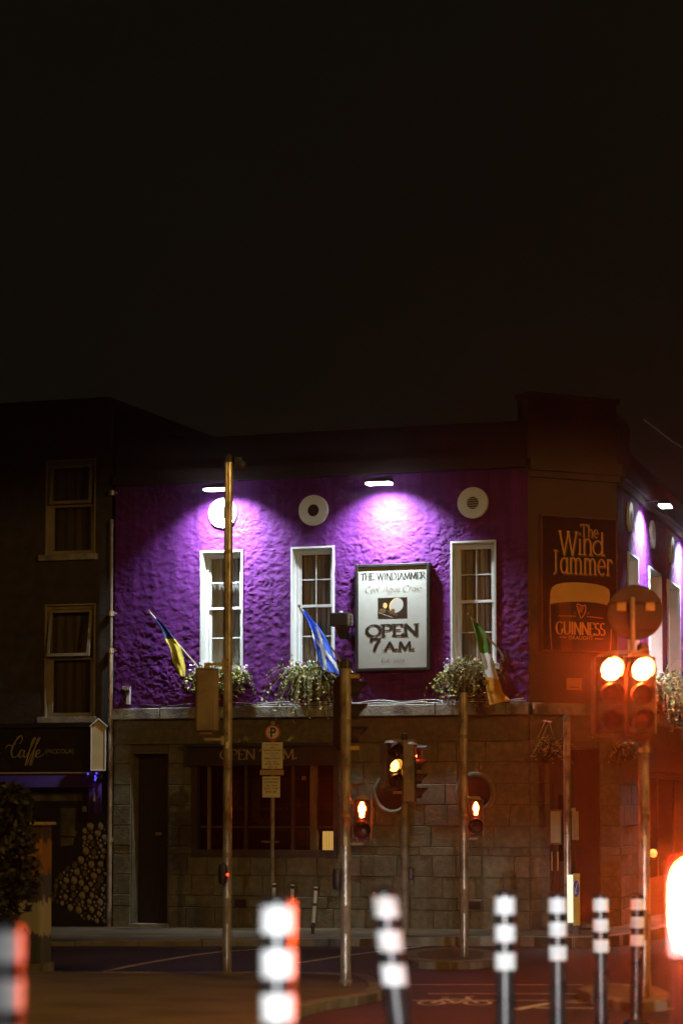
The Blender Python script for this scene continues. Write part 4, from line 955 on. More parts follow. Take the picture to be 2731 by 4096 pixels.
# sprigs growing on the shop fascia
for (px, py, lab) in ((975, 2975, 'small tuft of leaves on the dark fascia left of the parking sign'), (1155, 2968, 'small tuft of pale leaves on the dark fascia right of the parking sign')):
    x, z = FL.px(px, py, .15); rnd = random.Random(px); t = onwall('fascia_weed', lab, 'plant', FL, x, sz1+.05, .15, 'weeds on the pub fascia'); l, s_ = MB(), MB()
    for k in range(5):
        q = Vector((rnd.uniform(-.03, .03), 0, 0)); e = q+Vector((rnd.uniform(-.10, .10), -.03, rnd.uniform(.03, .10))); s_.tube([tuple(q), tuple((q+e)/2+Vector((0, 0, .02))), tuple(e)], .004, 4); leaves(l, 7, tuple(e), (.05, .03, .03), .022, rnd)
    l.build('foliage', 'leaf1', t); s_.build('stems', 'stem', t)
# hanging baskets by the corner door
def basket(label, fr, px, py, pb, seed):
    x, z = fr.px(px, py, .35); zb = fr.px(px, pb, .35)[1]; rnd = random.Random(seed)
    t = onwall('hanging_basket', label, 'hanging basket', fr, x, z, 0, 'hanging baskets by the corner door')
    H = zb-z
    MB().tube([(0, .0, H-.12), (0, -.01, H), (0, -.2, H+.02), (0, -.42, H)], .012, 6).tube([(0, .0, H-.25), (0, -.22, H+.01)], .009, 6).build('bracket', 'cream_paint', t)
    ch = MB()
    for k in range(3): a = k*2.1+.4; ch.tube([(0, -.36, H+.005), (.17*math.cos(a), -.35+.17*math.sin(a), .05)], .004, 4)
    ch.build('chain', 'cream_paint', t)
    MB().lathe([(.02, -.20), (.10, -.17), (.16, -.08), (.18, .04), (.165, .04), (.14, -.06)], 18, 'z', (0, -.35, 0)).build('bowl', 'trough', t, smooth=True)
    l = [MB(), MB(), MB()]; s_ = MB()
    for i in range(3): leaves(l[i], 120, (0, -.35, .06), (.24, .24, .14), .026, rnd, .14)
    for i in range(26):
        q = Vector((rnd.uniform(-.16, .16), -.35+rnd.uniform(-.16, .1), .06)); sprig(s_, rnd, q, rnd.uniform(.25, .5), l[rnd.choice((0, 1, 2))])
    for i, b in enumerate(l): b.build('foliage', 'leaf%d' % i, t)
    s_.build('stems', 'stem', t)
basket('hanging basket of trailing plants left of the corner door', FC, 2196, 2990, 2888, 61)
basket('hanging basket of trailing plants right of the corner door, below the twin red signals', FC, 2494, 2995, 2900, 62)

# ------------------------------------------------------------------ flags
def flag(name, label, base_px, tip_px, out0, out1, rows, mats_of, part='cloth', ncol=20, fold=.035, group='flags on the pub front', base_wall=None):
    bx, bz = FL.px(*base_px, out0); tx, tz = FL.px(*tip_px, out1)
    t = onwall(name, label, 'flag', FL, bx, bz, 0, group)
    b = Vector((0, -out0, 0)); e = Vector((tx-bx, -out1, tz-bz))
    wp = Vector((.03, .0, -.10))
    MB().tube([tuple(wp), tuple(b+(wp-b)*.3), tuple(b), tuple(b+(e-b)*.5), tuple(e)], [.018, .018, .016, .014, .012], 8).build('flagpole', 'cream_paint', t, smooth=True)
    MB().lathe([(.0, -.03), (.022, -.015), (.024, .0), (.016, .02), (.0, .03)], 10, 'z', tuple(e)).build('finial', 'ink_brown', t, smooth=True)
    MB().box(-.03, .09, -.03, .0, -.17, -.03).build('bracket', 'sig_black', t)
    # rows: (left px, right px) at successive y, each with a distance out from the wall
    mb = MB(); k = len(rows); mi = []
    for j, (lx, ly, rx, ry, o) in enumerate(rows):
        for i in range(ncol+1):
            u = i/ncol; o_ = .28+.36*j/k; px, py = lx+(rx-lx)*u, ly+(ry-ly)*u
            oo = o_+fold*math.sin(u*6.5+j/k*6)+.3*fold*math.sin(u*13-j/k*10)
            x, z = FL.px(px, py, oo); mb.v.append((x-bx, -oo, z-bz))
    for j in range(k-1):
        for i in range(ncol):
            q = j*(ncol+1)+i; mb.f.append((q, q+1, q+ncol+2, q+ncol+1)); mi.append((j+.5)/(k-1))
    names = []; idx = []
    for n_, f_ in enumerate(mb.f):
        j, i = divmod(n_, ncol); m_ = mats_of((i+.5)/ncol, (j+.5)/(k-1)); 
        if m_ not in names: names.append(m_)
        idx.append(names.index(m_))
    o = mb.build(part, names, t, smooth=True, mi=idx); ss = o.modifiers.new('sub', 'SUBSURF'); ss.levels = ss.render_levels = 1; o.modifiers.new('s', 'SOLIDIFY').thickness = .004
    return t
def interp(keys, n):
    out = []
    for i in range(n):
        t = i/(n-1)*(len(keys)-1); k = min(int(t), len(keys)-2); q = t-k
        out.append(tuple(a+(b-a)*q for a, b in zip(keys[k], keys[k+1])))
    return out
flag('flag', 'furled blue and yellow flag on an angled pole, leftmost on the pub', (782, 2656), (596, 2444), .10, .30,
     interp([(618, 2476, 628, 2470, 1.15), (640, 2508, 656, 2500, 1.08), (656, 2540, 684, 2532, 1.0), (664, 2562, 708, 2566, .95), (680, 2600, 722, 2590, .92), (686, 2650, 735, 2630, .9), (706, 2690, 742, 2670, .9), (714, 2702, 741, 2708, .9)], 40), lambda u, v: 'flag_blue' if v < .38 or (u < .12 and v > .45) else 'flag_yellow', fold=.03)
flag('flag', 'blue and white saltire flag on an angled pole, left of the framed pub sign', (1352, 2628), (1196, 2424), .10, .30,
     interp([(1208, 2444, 1216, 2438, 1.15), (1228, 2482, 1244, 2474, 1.05), (1246, 2520, 1278, 2512, .98), (1256, 2570, 1300, 2545, .92), (1268, 2620, 1322, 2590, .88), (1282, 2660, 1340, 2640, .86), (1292, 2678, 1358, 2700, .85)], 48),
     lambda u, v: 'flag_white' if abs((v-.62)-.55*(u-.45)) < .055 or (abs((v-.6)+1.1*(u-.5)) < .12 and v > .3) else 'saltire_blue', fold=.035)
flag('flag', 'green, white and orange tricolour flag hanging at the right of the pub front', (2000, 2606), (1874, 2458), .10, .30,
     interp([(1888, 2486, 1896, 2480, 1.05), (1896, 2525, 1926, 2512, .98), (1908, 2570, 1948, 2550, .92), (1920, 2612, 1960, 2600, .9), (1930, 2650, 1975, 2650, .88), (1938, 2700, 1992, 2715, .86), (1948, 2780, 2010, 2770, .85), (1956, 2822, 2040, 2800, .85)], 48),
     lambda u, v: 'flag_green' if v < .43+.04*u else ('flag_white' if v < .71+.02*u else 'flag_orange'), fold=.04)

# ================================================================== STREET FURNITURE
def signal_head(parent, loc, yaw, n, lit, mod=.24, w_=.26, dep=.14, man=False, visors=True, back='sig_grey', long=.2, body='sig_black'):
    """head of n lamps facing local -y; base of head at loc"""
    M = Matrix.Translation(loc) @ Matrix.Rotation(yaw, 4, 'Z')
    def put(mb): mb.v = [tuple(M @ Vector(v)) for v in mb.v]; return mb
    H = n*mod
    o = put(MB().box(-w_/2, w_/2, -.02, dep, 0, H).box(-w_/2+.02, w_/2-.02, dep, dep+.03, .03, H-.03)).build('signal_head', [body], parent, bevel=.012)
    put(MB().lathe([(.0, .045), (w_*.30, .035), (w_*.48, .0)], 16, 'z', (0, dep*.4, H))).build('head_cap', back, o, smooth=True)
    put(MB().lathe([(w_*.48, .0), (w_*.30, -.035), (.0, -.045)], 16, 'z', (0, dep*.4, 0))).build('head_cap', back, o, smooth=True)
    put(MB().box(-w_/2-.012, -w_/2-.001, -.0, dep+.02, .0, H).box(w_/2+.001, w_/2+.012, -.0, dep+.02, .0, H)).build('side_rail', back, o)
    for k in range(n):
        zc_ = H-mod*(k+.5); r = mod*.41
        on = lit.get(k)
        if man and on:
            mb = MB().box(-.085, .085, -.024, -.02, zc_-.085, zc_+.085)
            put(mb).build('lens', 'sig_black', o)
            q = MB(); q.disc((0, zc_+.062), .017, .017, -.030, 12)
            q.add([(-.030, -.030, zc_+.040), (.030, -.030, zc_+.040), (.034, -.030, zc_-.01), (.022, -.030, zc_-.01), (.018, -.030, zc_-.078), (-.018, -.030, zc_-.078), (-.022, -.030, zc_-.01), (-.034, -.030, zc_-.01)], [(0,1,2,3,4,5,6,7)])
            put(q).build('standing_man', on, o)
        else:
            put(MB().lathe([(.0, -.036), (r*.5, -.034), (r*.85, -.028), (r, -.0205)], 24, 'y', (0, 0, zc_))).build('lens', on or 'car_glass', o, smooth=True)
        if visors:
            vb = MB(); ns = 18; rr = mod*.46
            for i in range(ns+1):
                a = R(-35+250*i/ns); L_ = long*(.45+.55*max(0, math.sin(a)))
                ca, sa = math.cos(a), math.sin(a)
                vb.v += [(rr*ca, -.021, zc_+rr*sa), (rr*ca, -.021-L_, zc_+rr*sa*.97), ((rr-.006)*ca, -.021-L_, zc_+(rr-.006)*sa*.97), ((rr-.006)*ca, -.021, zc_+(rr-.006)*sa)]
                if i:
                    q = 4*i; p = q-4; vb.f += [(p, q, q+1, p+1), (p+1, q+1, q+2, p+2), (p+2, q+2, q+3, p+3)]
            put(vb).build('visor', body, o, smooth=True)
    return o
def post(name, label, cat, base, r, height, capm='sig_black', m='galv', group=None):
    t = thing(name, label, cat, base, 0, group)
    MB().cyl((0, 0, -.15), (0, 0, height), r, n=24).build('post', m, t, smooth=True)
    MB().lathe([(r*1.06, -.06), (r*1.06, .01), (r*.7, .04), (0, .05)], 20, 'z', (0, 0, height)).build('post_cap', capm, t, smooth=True)
    for q, hgt in ((.22, .05), (.52, .03), (.81, .05)): MB().cyl((0, 0, height*q), (0, 0, height*q+hgt), r*1.05, n=20).build('clamp_band', 'galv_dull', t, smooth=True)
    MB().box(-r*.42, r*.42, -r*1.10, -r*.80, .55, .85).build('access_door', 'galv_dull', t, bevel=.006)
    MB().box(-r*.35, r*.30, -r*1.07, -r*.85, height*.43, height*.43+.10).build('sticker', 'sign_white', t)
    return t
def zat(py, Y, px=CX): return at_y(px, py, Y).z
def collar(t, z, r): MB().cyl((0, 0, z), (0, 0, z+.05), r*1.08, n=20).build('collar', 'galv_dull', t, smooth=True)
# tall pole with the back of a signal head
b = gp(908, 3886, .1); Y = b.y; r = .052
T = post('signal_pole', 'tall rusty-topped steel pole carrying a signal head seen from behind', 'signal pole', b, r, zat(1830, Y)-.1)
zl = lambda py: zat(py, Y)-.1
xl = lambda px, py=3000: at_y(px, py, Y).x-b.x
hxm = xl(828); hz0 = zl(2925); hh = zl(2682)-hz0
mb = MB(); q = []
for a in ((-.135, .02), (-.135, -.06), (-.115, -.10), (.06, -.10), (.085, -.07), (.135, -.06), (.135, .02)): q.append((a[0]+hxm, a[1]))
SH = MB().slab(q, hz0, hz0+hh).build('signal_head', 'sig_grey', T, bevel=.012)
MB().slab([(a, c*.9) for a, c in q], hz0+hh+.001, hz0+hh+.03).build('head_cap', 'sig_grey', SH, bevel=.01); MB().box(hxm-.09, hxm+.06, -.07, .0, hz0-.05, hz0-.001).build('head_cap', 'sig_grey', SH, bevel=.015)
for k in range(3):
    vb = MB(); zc_ = hz0+hh*(k+.5)/3
    vb.lathe([(.105, .02), (.105, .18), (.10, .18), (.10, .02)], 20, 'y', (hxm, 0, zc_)).build('visor', 'sig_black', SH, smooth=True)
    MB().tube([(hxm+.13, .0, zc_+.02), (hxm+.15, -.0, zc_+.02)], .012).build('hinge', 'refl_red', SH)
MB().box(hxm-.035, hxm+.035, -.05, .0, hz0+hh+.031, hz0+hh+.09).box(hxm+.035, -r*.8, -.045, -.01, hz0+hh+.055, hz0+hh+.085).box(-r-.02, -r+.015, -.05, .02, hz0+hh-.03, hz0+hh+.13).build('bracket', 'bracket_tan', T)
MB().box(hxm-.03, -r*.8, -.04, -.01, hz0-.11, hz0-.08).box(-r-.02, -r+.015, -.045, .02, hz0-.16, hz0-.06).build('bracket', 'galv_dull', T)
dzz = zl(1850)
MB().box(r+.02, r+.10, -.06, .06, dzz-.10, dzz+.06).box(r-.01, r+.03, -.02, .02, dzz-.02, dzz+.02).build('detector', 'sig_black', T, bevel=.012)
MB().lathe([(.0, -.09), (.04, -.08), (.062, -.04), (.065, .0), (.05, .03), (.0, .035)], 16, 'z', (r+.10, -.02, dzz-.02)).build('detector_lens', 'sig_black', T, smooth=True)
pz = zl(3495)
PB = MB().lathe([(.0, .12), (.045, .11), (.055, .05), (.055, -.05), (.045, -.11), (.0, -.12)], 16, 'z', (-r+.005, -.055, pz)).build('push_button', 'sig_black', T, smooth=True)
MB().lathe([(.0, -.012), (.012, -.008), (.016, .0)], 12, 'y', (.01, -.105, pz-.008)).build('indicator_lamp', 'led_red', PB)
for q in (2640, 2668, 2937, 2963): MB().cyl((-.005, -r-.004, zl(q)), (-.005, -r+.01, zl(q)), .011, n=10).build('bolt', 'sig_black', T)

# pole two: dark head facing away to the right and a red man
b = gp(1382, 3940, .1); Y = b.y; r = .057
T = post('signal_pole', 'steel pole with a red standing man signal, below the saltire flag', 'signal pole', b, r, zat(2652, Y)-.1)
zl = lambda py: zat(py, Y)-.1
signal_head(T, Vector((r-.02, .17, zl(2990))), R(86), 3, {}, mod=(zl(2715)-zl(2990))/3, w_=.23, body='sig_black', back='sig_black', long=.19)
for q in (2706, 2992): MB().box(r-.01, r+.09, -.03, .03, zl(q)-.02, zl(q)+.02).build('bracket', 'bracket_tan', T)
ph = signal_head(T, Vector((r+.12, -.02, zl(3362))), R(-4), 2, {0: 'red_man'}, mod=(zl(3198)-zl(3362))/2, w_=.17, man=True, long=.07, body='sig_black', back='sig_grey')
for q in (3210, 3375): MB().box(r-.01, r+.13, -.02, .02, zl(q)-.012, zl(q)+.012).build('bracket', 'galv_dull', T)
MB().lathe([(.0, .12), (.045, .11), (.055, .05), (.055, -.05), (.045, -.11), (.0, -.12)], 16, 'z', (-r-.03, -.02, zl(3516))).build('push_button', 'sig_black', T, smooth=True)
MB().cyl((0, 0, .02), (0, 0, .06), r*1.25, n=20).build('base_flange', 'galv_dull', T, smooth=True)
# pole three
b = gp(1856, 3824, .1); Y = b.y; r = .055
T = post('signal_pole', 'steel pole with a red standing man signal, in front of the right porthole', 'signal pole', b, r, zat(2752, Y)-.1)
zl = lambda py: zat(py, Y)-.1
signal_head(T, Vector((r+.10, -.02, zl(3342))), R(-4), 2, {0: 'red_man'}, mod=(zl(3198)-zl(3342))/2, w_=.165, man=True, long=.07, body='sig_black', back='sig_grey')
for q in (3190, 3355): MB().box(r-.01, r+.12, -.02, .02, zl(q)-.012, zl(q)+.012).build('bracket', 'galv_dull', T)
# centre signals by the far kerb
b = gp(1618, 3742, .1); Y = b.y; r = .045
T = post('traffic_signal', 'traffic signal pole before the pub wall with an amber head and a side-on head', 'traffic signal', b, r, zat(2945, Y)-.1, m='galv_dull')
zl = lambda py: zat(py, Y)-.1
signal_head(T, Vector((-.17, -.02, zl(3152))), R(30), 3, {1: 'amber_lamp'}, mod=(zl(2972)-zl(3152))/3, w_=.24, long=.15, back='sig_grey')
h4 = signal_head(T, Vector((.155, .0, zl(3206))), R(84), 4, {0: 'red_side'}, mod=(zl(2978)-zl(3206))/4, w_=.22, long=.18, back='galv_dull')
for q in (2962, 3170): MB().box(-.17, .17, -.02, .02, zl(q)-.02, zl(q)+.02).build('bracket', 'galv_dull', T)
MB().cyl((0, 0, 0), (0, 0, zl(3290)), r*1.35, n=20).build('lower_post', 'galv_dull', T, smooth=True)
MB().box(r*1.2, r*1.2+.07, -.05, .03, zl(3520), zl(3470)).build('push_button', 'sig_black', T, bevel=.015)
# pole before the corner door
b = gp(2270, 3738, .1); Y = b.y
T = post('signal_pole', 'plain steel pole before the corner door, behind the keep-left bollard', 'signal pole', b, .055, zat(2872, Y)-.1, capm='galv_dull')
zl = lambda py: zat(py, Y)-.1
MB().box(.06, .17, -.05, .02, zl(3360), zl(3245)).build('equipment_box', 'galv_dull', T, bevel=.01); MB().cyl((.09, -.01, zl(3245)), (.09, -.01, zl(3232)), .035).build('box_cap', 'cream_paint', T)
# keep-left bollard, lit from inside
b = gp(2293, 3740, .1); Y = b.y-.35; zz0 = .1
T = thing('keep_left_bollard', 'lit white and yellow bollard with a blue arrow disc, before the corner door', 'bollard', (at_y(2293, 3600, Y).x, Y, .1), R(-8))
za, zb_ = zat(3690, Y)-.1, zat(3500, Y)-.1
MB().box(-.10, .10, -.06, .06, -.1, za-.02).build('base', 'sig_black', T, bevel=.02)
k = Y/F
a0, am, a1 = (2267-2293)*k, (2291-2293)*k, (2318-2293)*k
MB().add([(a0, -.02, za), (am, -.10, za), (am, -.10, zb_), (a0, -.02, zb_), (a0+.02, .08, za), (am, .10, za), (am, .10, zb_), (a0+.02, .08, zb_)], [(0,1,2,3),(0,3,7,4),(3,2,6,7),(0,4,5,1),(7,6,5,4)]).build('lit_panel', 'bollard_lit', T)
sy = MB().add([(am+.002, -.10, za-.04), (a1, -.08, za-.04), (a1, -.08, zb_+.02), (am+.002, -.10, zb_+.02), (am+.002, .10, za-.04), (a1, .08, za-.04), (a1, .08, zb_+.02), (am+.002, .10, zb_+.02)], [(0,1,2,3),(7,6,5,4),(0,4,5,1),(1,5,6,2),(2,6,7,3),(3,7,4,0)]).build('yellow_face', 'sign_yellow', T)
cx_ = (am+a1)/2; cz_ = zat(3554, Y)-.1; hw_ = (a1-am)/2*.94; n = 28
dsk = lambda s_, y: [(cx_+hw_*s_*math.cos(2*math.pi*i/n), y+.02*((hw_*s_*math.cos(2*math.pi*i/n)))/.1, cz_+.135*s_*math.sin(2*math.pi*i/n)) for i in range(n)]
MB().add(dsk(1, -.094), [tuple(range(n))]).build('disc_rim', 'sign_white', sy); MB().add(dsk(.93, -.097), [tuple(range(n))]).build('arrow_disc', 'sign_blue', sy)
mb = MB(); AR = lambda u, v: (cx_+hw_*u, -.100+.02*hw_*u/.1, cz_+.135*v)
mb.add([AR(.42, .62), AR(.24, .70), AR(-.36, -.30), AR(-.16, -.40)], [(0,1,2,3)]); mb.add([AR(-.55, -.62), AR(.25, -.52), AR(.20, -.36), AR(-.28, -.40), AR(-.40, .12), AR(-.58, .14)], [(0,1,2,3), (0,3,4,5)])
mb.build('arrow', 'sign_white', sy)
# twin red signals with the back of a round sign
Y = 24.2; p = at_y(2578, 3700, Y); gz = g(Y)+.10
T = post('traffic_signal', 'twin traffic signals both showing red, under the back of a round sign', 'traffic signal', (p.x, Y, gz), .055, zat(2590, Y)-gz)
zl = lambda py: zat(py, Y)-gz
xl = lambda px: at_y(px, 2800, Y).x-p.x
for px in (2430, 2552):
    signal_head(T, Vector((xl(px), -.19, zl(2936))), R(9), 3, {0: 'red_lamp'}, mod=(zl(2632)-zl(2936))/3, w_=.285, long=.17, back='galv_dull')
for q in (2610, 2955): MB().box(xl(2430), .06, -.10, -.03, zl(q)-.015, zl(q)+.015).box(-.04, .04, -.1, .0, zl(q)-.03, zl(q)+.03).build('bracket', 'galv_dull', T)
sx_, sz_ = xl(2544), zl(2449)
sg = MB().lathe([(.0, -.008), (.275, -.008), (.28, .0), (.275, .008), (.0, .008)], 44, 'y', (sx_, .02, sz_)).build('round_sign', 'sign_back', T, smooth=True)
MB().cyl((xl(2528), -.03, zl(2632)), (xl(2528), -.03, zl(2390)), .026, n=14).build('sign_post', 'galv_dull', T, smooth=True)
for px in (2487, 2602): MB().box(xl(px)-.045, xl(px)+.045, -.006, .011, zl(2425)-.045, zl(2425)+.045).build('sticker', 'bracket_tan', sg)
MB().box(sx_-.25, sx_+.25, -.012, .010, sz_+.10, sz_+.135).box(sx_-.22, sx_+.22, -.012, .010, sz_-.17, sz_-.135).build('sign_rail', 'sign_back', sg)
MB().box(-.055, .055, -.05, .05, zl(3010), zl(2990)).build('clamp', 'bracket_tan', T)
# parking sign
b = gp(1089, 3742, .1); Y = b.y; k = F/Y
T = thing('parking_sign', 'parking sign pole with a round P disc above two white plates', 'sign', b)
zl = lambda py: zat(py, Y)-.1; xl = lambda px: at_y(px, 3000, Y).x-b.x
MB().cyl((0, 0, -.1), (0, 0, zl(2885)), .030, n=16).build('post', 'galv_dull', T, smooth=True)
c = (0, zl(2930)); 
d_ = MB().lathe([(.0, -.004), (.115, -.004), (.118, .004), (.0, .004)], 36, 'y', (0, -.04, c[1])).build('sign_disc', 'sign_red', T)
MB().disc(c, .092, .092, -.0455, 32).build('disc_face', 'sign_white', d_); sans('P', -.035, .052, c[1]-.075, .15, -.047, bold=.03).build('lettering', 'ink', d_); MB().box(-.07, -.035, -.047, -.046, c[1]-.006, c[1]+.004).build('lettering', 'ink', d_)
def plate(x0, y0, x1, y1, lines):
    a, zb2, b2, zt2 = xl(x0), zl(y1), xl(x1), zl(y0)
    o = MB().box(a, b2, -.042, -.036, zb2, zt2).build('sign_plate', 'sign_white', T, bevel=.004)
    for (txt, u0, u1, v0, v1, sh) in lines:
        sans(txt, a+(b2-a)*u0, a+(b2-a)*u1, zt2-(zt2-zb2)*v1, (zt2-zb2)*(v1-v0), -.0445, sh, .012).build('lettering', 'ink', o)
plate(1048, 2970, 1131, 3075, [('ar - Taispeain', .2, .82, .06, .12, .25), ('agus', .4, .62, .18, .23, .25), ('Ceadanna Pairceala', .06, .92, .26, .32, .25), ('PAY & DISPLAY', .16, .8, .39, .44, 0), ('and', .42, .62, .48, .53, 0), ('PERMIT PARKING', .12, .88, .58, .64, 0), ('Luan - Aoine', .24, .76, .71, .76, .25), ('07.00 - 19.00', .16, .84, .80, .86, 0), ('MON - FRI', .3, .74, .905, .955, 0)])
plate(1050, 3106, 1121, 3190, [('Lathar Lastala', .06, .94, .07, .15, .25), ('LOADING BAY', .1, .9, .22, .31, 0), ('Luan - Aoine', .2, .84, .38, .46, .25), ('07.00 - 11.00', .12, .86, .53, .62, 0), ('MON - FRI', .2, .78, .69, .78, 0)])
MB().box(xl(1040), xl(1135), -.05, .035, zl(3101), zl(3079)).build('bracket', 'bracket_tan', T, bevel=.006)

# ------------------------------------------------------------------ slim posts by the far kerb
for (tx, ty, bx, by, lab) in ((1096, 3528, 1090, 3775, 'leftmost of three slim black and white posts by the far kerb'), (1170, 3533, 1166, 3775, 'middle one of three slim black and white posts by the far kerb'), (1264, 3543, 1248, 3760, 'rightmost, leaning one of three slim black and white posts by the far kerb')):
    b = gp(bx, by, .0); b.z = 0; e = at_y(tx, ty, b.y); v = e-b
    T = thing('marker_post', lab, 'post', b, 0, 'slim posts by the far kerb')
    P = lambda t: tuple(v*t)
    MB().cyl((0, 0, 0), P(1), .026, .024, 14).build('shaft', 'rubber', T, smooth=True); MB().cyl((0, 0, -.01), (0, 0, .03), .07, .06, 16).build('foot', 'rubber', T, smooth=True)
    for (p, q) in ((.68, .91), (.32, .63)) : MB().cyl(P(p), P(q), .0285, n=14, caps=False).build('reflective_band', 'refl_white', T, smooth=True)
    MB().cyl(P(.955), P(.985), .0285, n=14).build('reflective_band', 'refl_white', T)

# ------------------------------------------------------------------ flexible bollards along the lane
BOL = [(25, 3745, 0, 4330, 1250, 'blurred black and white bollard at the left edge of the photo'),
       (1112, 3642, 1112, 4370, 1145, 'nearest upright black bollard with wide white bands, left of the leaning one'),
       (1538, 3600, 1605, 4200, 885, 'leaning black bollard with white bands, second of the row'),
       (2018, 3600, 2018, 4090, 720, 'upright bollard with white bands in front of the kerb, third of the row'),
       (2228, 3603, 2228, 4060, 615, 'bollard with white bands beside the keep-left bollard, fourth of the row'),
       (2400, 3603, 2400, 4020, 533, 'bollard with white bands, fifth of the row, left of the last one'),
       (2548, 3603, 2540, 3980, 467, 'last and smallest bollard of the row, next to the red tail light')]
for i, (tx, ty, bx, by, s_, lab) in enumerate(BOL):
    Y = F/s_; top = at_y(tx, ty, Y); k0 = top.z+.03; gz = g(Y)
    bottom = Vector((at_y(bx, by, Y).x, Y, gz)); e = Vector((top.x, Y, k0)); 
    if i in (2, 6):
        sl = (tx-bx)/(by-ty); bottom.x = e.x-sl*(k0-gz)
    else: bottom.x = e.x
    v = e-bottom; ht = v.length
    T = thing('bollard', lab, 'bollard', bottom, 0, 'bollards along the lane')
    P = lambda h: tuple(v*(h/ht)); r = .056
    MB().cyl((0, 0, 0), P(ht), r, n=28).build('shaft', 'rubber', T, smooth=True)
    MB().lathe([(r*1.0, -.001), (r*.85, .018), (r*.4, .028), (0, .03)], 20, 'z', P(ht)).build('cap', 'cap_rubber', T, smooth=True)
    MB().lathe([(r*2.1, 0), (r*2.0, .03), (r*1.1, .06), (r*1.02, .10)], 24, 'z', (0, 0, 0)).build('foot', 'rubber', T, smooth=True)
    for j in range(3):
        h1 = ht-.014-j*.152; h0 = h1-.093
        mb = MB(); ns = 20; d = v.normalized()
        for q in range(ns+1):
            a = R(168+(352-168)*q/ns); o_ = Vector((math.cos(a), math.sin(a), 0))*(r+.0025)
            mb.v += [tuple(Vector(P(h0))+o_), tuple(Vector(P(h1))+o_)]
            if q: mb.f.append((2*q-2, 2*q, 2*q+1, 2*q-1))
        mb.build('reflective_band', 'refl_white', T, smooth=True)
    mb = MB()      # red reflector strip on the traffic side
    for q in range(7):
        a = R(357+36*q/6); o_ = Vector((math.cos(a), math.sin(a), 0))*(r+.003)
        mb.v += [tuple(Vector(P(ht-.46))+o_), tuple(Vector(P(ht-.03))+o_)]
        if q: mb.f.append((2*q-2, 2*q, 2*q+1, 2*q-1))
    mb.build('red_reflector', 'refl_red', T, smooth=True)

# ------------------------------------------------------------------ bush and painted cabinet at the left
b = gp(120, 3872, .1); Y = b.y
T = thing('utility_cabinet', 'roadside cabinet painted orange, white and blue, behind the dark bush', 'cabinet', (at_y(60, 3600, Y).x, Y, .1), R(-10))
zt_ = zat(3302, Y)-.1
MB().box(-.42, .33, .0, .42, .0, zt_).build('cabinet_body', 'cabinet_paint', T, bevel=.015); MB().box(-.05, .30, -.014, -.001, .06, zt_-.06).build('door', 'cabinet_paint', T); MB().box(-.46, .37, -.03, .46, zt_+.001, zt_+.04).build('lid', 'bracket_tan', T, bevel=.01); MB().box(-.45, .36, -.02, .44, -.1, .05).build('plinth', 'kerb', T)
Y = 27.6; p = at_y(20, 3500, Y); gz = .1
T = thing('bush', 'dark leafy bush in front of the painted cabinet at the left edge', 'bush', (p.x-.12, Y, gz), 0)
rnd = random.Random(12); lf = [MB(), MB()]
for (c, rr, n_) in (((-.15, .1, 1.65), (.62, .5, .55), 1500), ((.05, -.05, 1.15), (.50, .45, .6), 1300), ((-.35, .0, .75), (.55, .45, .6), 900), ((-.75, .1, 1.3), (.55, .45, .8), 900), ((.12, 0, 1.95), (.35, .3, .25), 380)):
    leaves(lf[0], n_, c, rr, .05, rnd); leaves(lf[1], n_//3, c, rr, .055, rnd)
lf[0].build('foliage', 'leaf_dark', T); lf[1].build('foliage', 'leaf_dark', T)
st = MB()
for k in range(9):
    a = rnd.uniform(0, 6.28); st.tube([(rnd.gauss(-.2, .05), rnd.gauss(0, .05), -.05), (-.2+.12*math.cos(a), .12*math.sin(a), .6), (-.25+.35*math.cos(a), .3*math.sin(a), 1.3), (-.25+.45*math.cos(a), .35*math.sin(a), 1.9)], [.035, .028, .018, .008], 6)
st.build('branches', 'bark', T)

# ------------------------------------------------------------------ the vehicle at the right edge
HD = R(-12.6)
p = at_y(2618, 3600, 9.6)
CAR = thing('car', 'dark car with a glowing brake light, mostly beyond the right edge', 'car', (p.x+.93, 9.6, g(10.5)), HD)
def loft(sections, cap=True):
    mb = MB(); n = len(sections[0][1])
    for y, pr in sections: mb.v += [(x, y, z) for x, z in pr]
    for j in range(len(sections)-1):
        for i in range(n): mb.f.append((j*n+i, j*n+(i+1) % n, (j+1)*n+(i+1) % n, (j+1)*n+i))
    if cap: mb.f += [tuple(range(n-1, -1, -1)), tuple(range((len(sections)-1)*n, len(sections)*n))]
    return mb
def ring(hw, z0, zw, z1, tw): return [(-hw*.9, z0), (hw*.9, z0), (hw, z0+.12), (hw, zw), (hw*.97, zw+.08), (tw, z1-.05), (tw*.9, z1), (-tw*.9, z1), (-tw, z1-.05), (-hw*.97, zw+.08), (-hw, zw), (-hw, z0+.12)]
loft([(.0, ring(.80, .36, .86, 1.02, .62)), (.12, ring(.88, .28, .92, 1.30, .60)), (.5, ring(.91, .24, .95, 1.48, .60)), (1.6, ring(.92, .24, .95, 1.52, .62)), (2.5, ring(.92, .24, .94, 1.46, .58)), (3.1, ring(.91, .24, .92, 1.02, .66)), (4.0, ring(.86, .26, .82, .90, .66)), (4.3, ring(.74, .34, .66, .74, .55))]).build('body', 'car_paint', CAR, smooth=True, bevel=.02)
MB().add([(-.58, .045, 1.02), (.58, .045, 1.02), (.54, .36, 1.40), (-.54, .36, 1.40), (-.58, .075, 1.02), (.58, .075, 1.02), (.54, .39, 1.40), (-.54, .39, 1.40)], [(0,1,2,3),(7,6,5,4),(0,4,5,1),(1,5,6,2),(2,6,7,3),(3,7,4,0)]).build('rear_window', 'car_glass', CAR)
